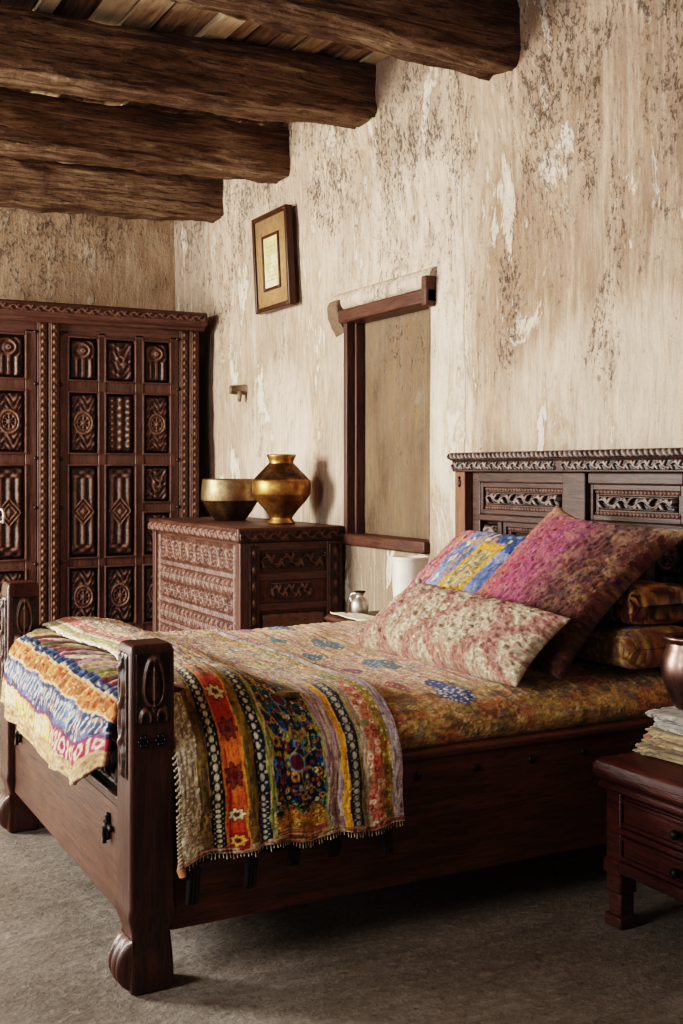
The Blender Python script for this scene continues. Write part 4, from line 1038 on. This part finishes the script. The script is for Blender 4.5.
# ---- cushions
def cushion(name, cn, Wn, T, colfn, mat, label, cat='cushion', nx=150, ny=120, pinch=.05, knob=0.006, seed=1, back=.5, sagx=0, **kw):
    """cn: bottom-left, bottom-right, top-right, top-left (seen from the front)"""
    P = [np.array(p, float) for p in cn]
    def half(sign):
        a = np.linspace(-1, 1, nx); b = np.linspace(-1, 1, ny); A, B = np.meshgrid(a, b, indexing='ij')
        A2 = A * (1 - pinch * (1 - B * B) * np.abs(A) ** 3); B2 = B * (1 - pinch * np.where(B > 0, 1, .25) * (1 - A * A) * np.abs(B) ** 3)
        u, v = (A2 + 1) / 2, (B2 + 1) / 2
        Q = ((1-u)*(1-v))[..., None]*P[0] + (u*(1-v))[..., None]*P[1] + (u*v)[..., None]*P[2] + ((1-u)*v)[..., None]*P[3]
        U = (P[1] - P[0] + P[2] - P[3]); V = (P[3] - P[0] + P[2] - P[1]); N = np.cross(U, V); N /= np.linalg.norm(N)
        prof = np.sqrt(np.clip(1 - np.abs(A) ** 2.6, 0, 1)) * np.sqrt(np.clip(1 - np.abs(B) ** 2.6, 0, 1))
        prof = prof ** .9
        S, Tt = u * Wn[0], v * Wn[1]
        h = T * prof * (sign if sign > 0 else -back)
        if sign > 0:
            h = h + prof ** .5 * (knob * 2.2 * (fbm(S * 70, Tt * 70, 2, seed) - .5) + .035 * (fbm(S * 5, Tt * 5, 3, seed + 3) - .5))
        Q = Q + h[..., None] * N
        return Q, S, Tt, u, v
    f = half(1); bk = half(-1)
    cf = colfn(f[1], f[2], f[3], f[4]); cb = colfn(bk[1], bk[2], bk[3], bk[4])
    mb = MB(); mb.add(f[0].reshape(-1, 3), gridf(nx, ny), np.clip(cf, 0, 1)); mb.add(bk[0].reshape(-1, 3), gridf(nx, ny, True), np.clip(cb, 0, 1))
    lo = np.min([p for p in P], 0)
    o = mb.build(name, mat, origin=((P[0] + P[1]) / 2).tolist(), usecol=True)
    import bmesh
    bm = bmesh.new(); bm.from_mesh(o.data); bmesh.ops.remove_doubles(bm, verts=bm.verts, dist=1e-5); bm.to_mesh(o.data); bm.free()
    props(o, label, cat, **kw)
    return o, P, f

def col_lumbar(S, T, u, v):
    c = dashes(S, T, .012, .009, [lin(h) for h in ('c4b296', 'ae987c', 'd6c8ae', 'b8a28a', 'a48c72', 'ccbaa0', 'c0aa90')], 201, .006)
    wv = np.abs(((u * 3.0 + .10 * np.sin(v * 7)) % 1) - .5) * 2
    rose = sst(.30, .12, np.abs(wv - np.abs(v - .45) * 1.5)) + sst(.62, .7, fbm(S * 22, T * 22, 3, 202)) * .7
    c = mixc(c, dashes(S, T, .016, .008, [lin('9a5450'), lin('8a4448'), lin('b07868'), lin('a8645c')], 203), np.clip(rose, 0, 1) * .72)
    r = np.hypot(S - .47, (T - .20)); c = mixc(c, lin('7a5a44') * np.ones_like(c), sst(.012, .004, np.abs(r - .034)) * .7); c = mixc(c, lin('d8c4a0') * np.ones_like(c), sst(.026, .02, r) * .7)
    loop = vn(S * 190, T * 190, 204); return c * (.62 + .55 * loop)[..., None]
lum, LP, LF = cushion('cushion', [(2.125, 3.90, .672), (2.185, 2.925, .672), (2.36, 2.87, .885), (2.385, 3.83, .915)], (.97, .33), .105, col_lumbar,
    cloth('boucle_cloth', 220, 1.0, dist=.008, var=.4), 'long beige and rose knobbly cushion lying in front of the others', nx=260, ny=100, knob=.010, seed=210, back=.30, pinch=.06)
kb = MB(); kb.ball((2.383, 3.832, .920), .014, 8); kb.build('corner_knob', M['knob'], lum)

def col_mag(S, T, u, v):
    uu = u + .10 * (fbm(S * 6, T * 6, 3, 221) - .5) + .10 * (v - .5)
    stops = [(0, 'b8705a'), (.12, 'c08050'), (.24, 'b04a68'), (.38, 'a83a78'), (.56, '7a2c64'), (.68, '52283c'), (.75, '5e4430'), (.9, '7a5c40'), (1.2, '80684a')]
    xs = [s[0] for s in stops]; cs = np.array([lin(s[1]) for s in stops])
    c = np.stack([np.interp(uu, xs, cs[:, k]) for k in range(3)], -1)
    st = dashes(T + S * .35, S - T * .2, .05, .009, [lin(h) for h in ('d8a878', 'a04a6a', 'c87a8a', '6a2c50', 'b88a5a', '8a5a4a')], 222)
    c = mixc(c, st, (.34 - .14 * u))
    ik = ikat(T + .3 * S, S, [lin(h) for h in ('c08858', '8a3a50', 'b0584a', '6a3050', 'a88050', '5a2c34', 'b06a80')], 10, 26, 227)
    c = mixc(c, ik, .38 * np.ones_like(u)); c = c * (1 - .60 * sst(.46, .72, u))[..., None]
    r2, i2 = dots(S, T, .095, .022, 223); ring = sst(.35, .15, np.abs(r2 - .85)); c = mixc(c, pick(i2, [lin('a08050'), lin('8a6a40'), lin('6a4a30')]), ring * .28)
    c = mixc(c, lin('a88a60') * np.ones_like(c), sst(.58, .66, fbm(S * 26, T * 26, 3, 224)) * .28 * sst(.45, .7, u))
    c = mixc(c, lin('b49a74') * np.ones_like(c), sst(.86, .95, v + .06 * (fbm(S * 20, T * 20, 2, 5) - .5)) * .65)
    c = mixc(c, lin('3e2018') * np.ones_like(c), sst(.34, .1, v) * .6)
    return c * np.array([.80, .72, .76]) * (.66 + .5 * vn(S * 150, T * 150, 225))[..., None]
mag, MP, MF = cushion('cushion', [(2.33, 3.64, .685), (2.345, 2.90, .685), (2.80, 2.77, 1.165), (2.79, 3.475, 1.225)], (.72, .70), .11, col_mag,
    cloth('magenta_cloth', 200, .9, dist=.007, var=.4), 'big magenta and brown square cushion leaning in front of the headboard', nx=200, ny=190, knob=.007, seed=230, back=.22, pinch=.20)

def col_blue(S, T, u, v):
    c = dashes(T, S, .04, .007, [lin(h) for h in ('a85a64', '94404c', 'c08a84', '8a5058', 'b87a70')], 241)
    bl = np.ones_like(c) * lin('566590'); bl = mixc(bl, lin('8088a8') * np.ones_like(c), sst(.4, .6, fbm(S * 20, T * 20, 3, 242)))
    q = ((T + .02) / .105) % 1; d = (np.abs(q - .5) * .105 / .035) + np.abs(S - .275) / .022; bl = mixc(bl, lin('d2c0a0') * np.ones_like(c), sst(1.0, .8, d)); bl = mixc(bl, lin('b08a70') * np.ones_like(c), sst(.5, .3, d))
    c = mixc(c, bl, sst(.225, .23, S) * sst(.60, .59, S))
    nv = np.ones_like(c) * lin('2c4470'); dd, ii = dots(S, T, .05, .016, 243); nv = mixc(nv, pick(ii, [lin('c8b070'), lin('6a8ab0'), lin('b06a50')]), sst(1, .8, dd))
    c = mixc(c, nv, sst(.35, .355, S) * sst(.57, .565, S) * sst(.42, .425, T))
    inp = sst(.35, .355, S) * sst(.51, .505, S) * sst(.16, .165, T) * sst(.46, .455, T)
    c = mixc(c, lin('c08c34') * np.ones_like(c), inp); ins = sst(.375, .38, S) * sst(.485, .48, S) * sst(.20, .205, T) * sst(.42, .415, T)
    pt = floral(S, T, lin('a8946a'), [lin('8a6a4a'), lin('c8b488'), lin('6a6a4a')], .03, 244); c = mixc(c, pt, ins)
    c = mixc(c, lin('b07c38') * np.ones_like(c), sst(.012, .006, np.abs(S - .33 - .02 * np.sin(T * 12))) * .8 + sst(.010, .005, np.abs(T - .46)) * sst(.14, .16, S) * sst(.52, .5, S) * .7)
    return c * (.7 + .45 * vn(S * 130, T * 130, 245))[..., None]
cushion('cushion', [(2.40, 4.23, .675), (2.44, 3.52, .675), (2.86, 3.52, 1.075), (2.875, 4.22, 1.085)], (.70, .58), .11, col_blue,
    cloth('blue_patch_cloth', 220, .8, dist=.006, var=.35), 'blue, rose and mustard patchwork cushion against the far end of the headboard', nx=170, ny=140, knob=.005, seed=250, back=.25, pinch=.07)

def slab_pillow(x0, x1, y0, y1, z0, z1, colfn, mat, label, seed, name='bed_pillow'):
    n, k = 120, 90; a = np.linspace(0, 1, n); an = np.linspace(0, 2 * PI, k, endpoint=False); A, G = np.meshgrid(a, an, indexing='ij')
    e = .5; cx = np.sign(np.cos(G)) * np.abs(np.cos(G)) ** e; cz = np.sign(np.sin(G)) * np.abs(np.sin(G)) ** e
    ends = np.clip(1 - np.abs(A * 2 - 1) ** 26, 0, 1) ** .5
    X = (x0 + x1) / 2 + cx * (x1 - x0) / 2 * (.8 + .2 * ends); Z = (z0 + z1) / 2 + cz * (z1 - z0) / 2 * ends + .010 * (fbm(A * 12 + np.sin(G), np.cos(G) * 2, 3, seed) - .5)
    Y = y0 + A * (y1 - y0); S = A * (y1 - y0); T = X * .6 + Z + 0 * G
    c = colfn(S, T)
    F = [[i*k + j, (i+1)*k + j, (i+1)*k + (j+1) % k, i*k + (j+1) % k] for i in range(n-1) for j in range(k)] + [list(range(k)), [(n-1)*k + j for j in range(k)][::-1]]
    o = emit(name, np.stack([X, Y, Z], -1).reshape(-1, 3), F, mat, origin=((x0+x1)/2, (y0+y1)/2, z0), col=c)
    props(o, label, 'pillow')
def c_olive(S, T):
    c = dashes(S, T, .016, .008, [lin(h) for h in ('8a7038', 'a88a48', '6a5430', '94603c', 'b89c60', '7a5a3a', '8a6a70')], 261, .006)
    return weave(mixc(c, lin('6a3a34') * np.ones_like(c), sst(.55, .65, fbm(S * 18, T * 18, 3, 262)) * .6), S, T, .25, 263)
def c_dark(S, T):
    c = floral(S, T, lin('4a2420'), [lin('8a5a38'), lin('a87a44'), lin('6a3030'), lin('5a4a2c')], .04, 264, lin('94703c'))
    return weave(c, S, T, .25, 265)
slab_pillow(2.60, 2.90, 2.88, 3.50, .69, .832, c_olive, cloth('olive_cloth', 220, .7), 'flat olive and gold pillow lying on the mattress, under a darker one', 3)
slab_pillow(2.62, 2.90, 2.88, 3.45, .834, .972, c_dark, cloth('dark_red_cloth', 220, .7), 'dark red and brown patterned pillow stacked on the olive one', 5)

# ------------------------------------------------------------------ NIGHTSTAND (near side)
nx0, nx1, ny0, ny1 = 2.275, 2.925, 2.02, 2.675
ns = thing('nightstand', (2.6, 2.35, 0), 'low dark red-brown wooden nightstand with worn moulded top, near side of the bed', 'nightstand')
def slab_top(x0, x1, y0, y1, z0, z1, mat, parent, name='top'):
    mb = MB(); prof = [(.05, z0), (.012, z0 + .006), (.0, z0 + .018), (.0, z1 - .022), (.010, z1 - .006), (.024, z1)]; V = []
    for i_, z in prof: V += [(x0 + i_, y0 + i_, z), (x1 - i_, y0 + i_, z), (x1 - i_, y1 - i_, z), (x0 + i_, y1 - i_, z)]
    n = len(prof); F = [[i*4 + j, i*4 + (j+1) % 4, (i+1)*4 + (j+1) % 4, (i+1)*4 + j] for i in range(n-1) for j in range(4)] + [[3, 2, 1, 0], [(n-1)*4 + j for j in range(4)]]
    mb.add(V, F); return mb.build(name, mat, parent, bevel=.006, smooth=True)
slab_top(nx0, nx1, ny0, ny1, .43, .50, M['wood_night'], ns)
bx0, bx1, by0, by1 = nx0 + .035, nx1 - .02, ny0 + .03, ny1 - .022
MB().box(bx0 + .02, bx1, by0 + .01, by1 - .01, .17, .432).build('carcass', M['wood_night'], ns, bevel=.004)
MB().box(bx0 - .02, bx1, by0 - .015, by1 + .015, .405, .432).build('neck_moulding', M['wood_night'], ns, bevel=.01)
for x, y in ((bx0, by1 - .065), (bx0, by0), (bx1 - .065, by1 - .065), (bx1 - .065, by0)):
    l = MB().prism([(x, y), (x + .065, y), (x + .065, y + .065), (x, y + .065)], 'z', .10, .41)
    l.box(x - .006, x + .071, y - .006, y + .071, .155, .20).box(x + .006, x + .06, y + .006, y + .06, .03, .10).box(x - .004, x + .068, y - .004, y + .068, 0, .035)
    l.build('leg', M['wood_night'], ns, bevel=.006)
for z0, z1 in ((.305, .395), (.205, .285)):
    d = MB().box(bx0 + .004, bx0 + .03, by0 + .07, by1 - .07, z0, z1).build('drawer', M['wood_night'], ns, bevel=.006)
    f = MB(); g = .012
    for a, b, c_, e in ((by0 + .075, by1 - .075, z0 + .004, z0 + .016), (by0 + .075, by1 - .075, z1 - .016, z1 - .004)): f.box(bx0 - .008, bx0 + .006, a, b, c_, e)
    f.build('moulding', M['wood_night'], d, bevel=.003)
    kn = MB(); kn.ball((bx0 - .016, (by0 + by1) / 2, (z0 + z1) / 2), .014, 8); kn.tube([(bx0 + .005, (by0+by1)/2, (z0+z1)/2), (bx0 - .014, (by0+by1)/2, (z0+z1)/2)], .006).build('knob', M['iron'], d)
for z0, z1 in ((.285, .305), (.17, .205)): MB().box(bx0 - .012, bx0 + .02, by0 + .06, by1 - .06, z0, z1).build('rail', M['wood_night'], ns, bevel=.006)

def folded_cloth(cx, cy, z, wx, wy, t, rot, pal, seed, label, mat, folds=2, rag=.012):
    k = 160; an = np.linspace(0, 2 * PI, k, endpoint=False); e = .28
    bx = np.sign(np.cos(an)) * np.abs(np.cos(an)) ** e * wx / 2; by = np.sign(np.sin(an)) * np.abs(np.sin(an)) ** e * wy / 2
    prof = [(0.001, 0), (.5, 0), (.85, 0)]; pz = [0, 0, 0]
    P = [(.001, 0), (.6, 0), (.9, 0)]
    for q in range(folds):
        z0, z1 = t * q / folds, t * (q + 1) / folds
        P += [(.965, z0 + .0005), (1.0, z0 + (z1 - z0) * .3), (1.0, z0 + (z1 - z0) * .7), (.965, z1 - .0005)]
        if q < folds - 1: P += [(.945, z1)]
    P += [(.9, t), (.8, t), (.6, t), (.35, t), (.001, t)]
    V = []; cols = []
    for i, (s, zz) in enumerate(P):
        r = 1 + rag / wx * 4 * (vn(an * 14, np.full(k, zz * 160.), seed) - .5) * (s > .9)
        x = bx * s * r; y = by * s * r; zt = z + zz + (.010 * (fbm(x * 14, y * 14, 3, seed) - .5) * (zz >= t * .99) * (s < .95))
        X = cx + x * math.cos(rot) - y * math.sin(rot); Y = cy + x * math.sin(rot) + y * math.cos(rot)
        V.append(np.stack([X, Y, np.maximum(zt, z)], -1)); cols.append(weave(dashes(x + y, y + zz * 3, .014, .006, pal, seed), x, y + zz, .3, seed))
    n = len(P); F = [[i*k + j, i*k + (j+1) % k, (i+1)*k + (j+1) % k, (i+1)*k + j] for i in range(n-1) for j in range(k)] + [list(range(k))[::-1], [(n-1)*k + j for j in range(k)]]
    o = emit('folded_cloth', np.concatenate(V), F, mat, origin=(cx, cy, z), col=np.concatenate(cols))
    props(o, label, 'cloth', 'folded cloths on the nightstand')
    return z + t
fc = cloth('folded_cloth_weave', 240, .9, dist=.006, var=.35)
bei = [lin(h) for h in ('94825f', '7e6c50', 'a6946f', '6e5c48', '8c7860')]; red = bei + [lin('a04a3c'), lin('8a6a50')]; gry = [lin(h) for h in ('a09a90', '8e887e', 'b0aa9e', '7e786e')]
z = .5005
for wx, wy, t, r, pal, f, lab in ((.385, .40, .024, .05, bei, 2, 'lowest beige ragged-edged cloth of the stack on the nightstand'), (.345, .37, .026, -.04, red, 2, 'beige cloth with red threads, second from the bottom of the stack'), (.315, .35, .024, .06, bei, 2, 'rough beige cloth in the middle of the stack, third from the bottom'),
        (.285, .325, .038, -.02, gry, 3, 'thick crumpled off-white cloth under the top cloth of the stack'), (.335, .34, .016, .10, gry, 1, 'thin grey-white cloth on top of the stack, under the jug')):
    z = folded_cloth(2.61, 2.475, z, wx, wy, t, r, pal, int(wx * 1000), lab, fc, f) + .0005
jc = (2.58, 2.575, z + .001)
jug = thing('metal_jug', jc, 'brown metal jug with a rounded belly, standing on the stacked cloths', 'jug')
MB().lathe([(.0001, 0), (.045, 0), (.05, .006), (.068, .04), (.087, .09), (.091, .12), (.086, .155), (.074, .185), (.070, .20)], jc, 56, (False, False)).build('body', M['copper'], jug)
MB().lathe([(.070, .198), (.078, .207), (.083, .213), (.083, .219), (.076, .222), (.066, .212), (.064, .19), (.07, .12), (.0001, .06)], jc, 56, (False, False)).build('rim', M['copper'], jug)

# ------------------------------------------------------------------ FAR SIDE TABLE with jar and flask
st = thing('side_table', (2.77, 4.84, 0), 'dark side table beyond the bed, holding the white jar and silver flask', 'table')
slab_top(2.60, 2.99, 4.54, 5.08, .595, .642, M['wood_red_y'], st)
MB().box(2.64, 2.96, 4.58, 5.04, .50, .60).build('apron', M['wood_red_y'], st, bevel=.005)
for x in (2.64, 2.90):
    for y in (4.58, 4.98): MB().box(x, x + .06, y, y + .06, 0, .60).build('leg', M['wood_red'], st, bevel=.006)
jp = (2.87, 4.69, .643)
jar = MB().lathe([(.0001, 0), (.06, 0), (.066, .008), (.078, .06), (.086, .14), (.088, .22), (.085, .27), (.087, .285), (.092, .295), (.090, .302), (.082, .298), (.078, .27), (.08, .15), (.0001, .05)], jp, 56, (False, False)).build('white_jar', M['ceramic'], origin=jp)
props(jar, 'tall plain white ceramic jar behind the pillows, below the recess', 'jar')
fp = (2.735, 4.95, .643)
fl = thing('silver_flask', fp, 'small silvery flask with dark open mouth, beyond the bed', 'flask')
MB().lathe([(.0001, 0), (.036, 0), (.040, .006), (.044, .03), (.044, .055), (.036, .075), (.022, .086), (.018, .092), (.020, .10), (.027, .112)], fp, 40, (False, False)).build('body', M['silver'], fl)
MB().lathe([(.027, .110), (.029, .115), (.026, .117), (.020, .105), (.0001, .10)], fp, 40, (False, False)).build('dark_mouth', M['black'], fl)
MB().tube([(fp[0] - .018, fp[1] + .014, fp[2] + .105), (fp[0] - .036, fp[1] + .022, fp[2] + .105), (fp[0] - .042, fp[1] + .024, fp[2] + .085), (fp[0] - .034, fp[1] + .020, fp[2] + .066)], .006).build('handle', M['silver'], fl)
nk = np.linspace(0, 1, 30); U_, W_ = np.meshgrid(nk, nk, indexing='ij'); Xn = 2.585 + .13 * U_; Yn = 4.62 + .36 * W_ - .1 * U_
Zn = .646 + .016 * fbm(U_ * 5, W_ * 5, 3, 7)
props(emit('napkin', np.stack([Xn, Yn, Zn], -1).reshape(-1, 3), gridf(30, 30), M['vcol'], origin=(2.55, 4.89, .644), col=np.ones((900, 3)) * lin('d8ccb4'), solid=.006, solid_off=0), 'crumpled off-white napkin on the far side table edge', 'napkin')

# ------------------------------------------------------------------ LIGHT, CAMERA
def area(name, loc, target, sx, sy, power, col):
    l = bpy.data.lights.new(name, 'AREA'); l.shape = 'RECTANGLE'; l.size = sx; l.size_y = sy; l.energy = power; l.color = col
    o = bpy.data.objects.new(name, l); C.objects.link(o); o.location = loc
    o.rotation_euler = (Vector(target) - Vector(loc)).to_track_quat('-Z', 'Y').to_euler(); return o
area('window_light_far', (-2.9, 6.5, 2.1), (3.0, 5.2, 1.2), 1.2, 1.8, 560, (1.0, .955, .905))
area('fill_light_near', (-2.8, 2.2, 2.0), (.8, 3.1, .4), 1.2, 1.6, 120, (.97, .97, 1.0))  # added fill lamp, lifts the floor, footboard and near bed side
area('sunlit_floor_bounce', (-1.7, 6.9, .25), (.2, 7.0, 3.2), 1.6, 2.0, 170, (1.0, .9, .78))
w = bpy.data.worlds.new('world'); bpy.context.scene.world = w; w.use_nodes = True
w.node_tree.nodes['Background'].inputs[0].default_value = (.9, .85, .8, 1); w.node_tree.nodes['Background'].inputs[1].default_value = .11

cam = bpy.data.cameras.new('camera'); co_ = bpy.data.objects.new('camera', cam); C.objects.link(co_)
co_.location = (0, 0, 1.36); co_.rotation_euler = (PI / 2, 0, math.radians(-28))
cam.sensor_fit = 'VERTICAL'; cam.sensor_height = 36; cam.lens = 1140 / 1024 * 36; cam.shift_y = -(512 - 470) / 1024; cam.clip_start = .05
sc = bpy.context.scene; sc.camera = co_
sc.view_settings.view_transform = 'Filmic'; sc.view_settings.look = 'High Contrast'; sc.view_settings.exposure = 0.0
sc.cycles.max_bounces = 8; sc.cycles.diffuse_bounces = 5; sc.cycles.use_denoising = True
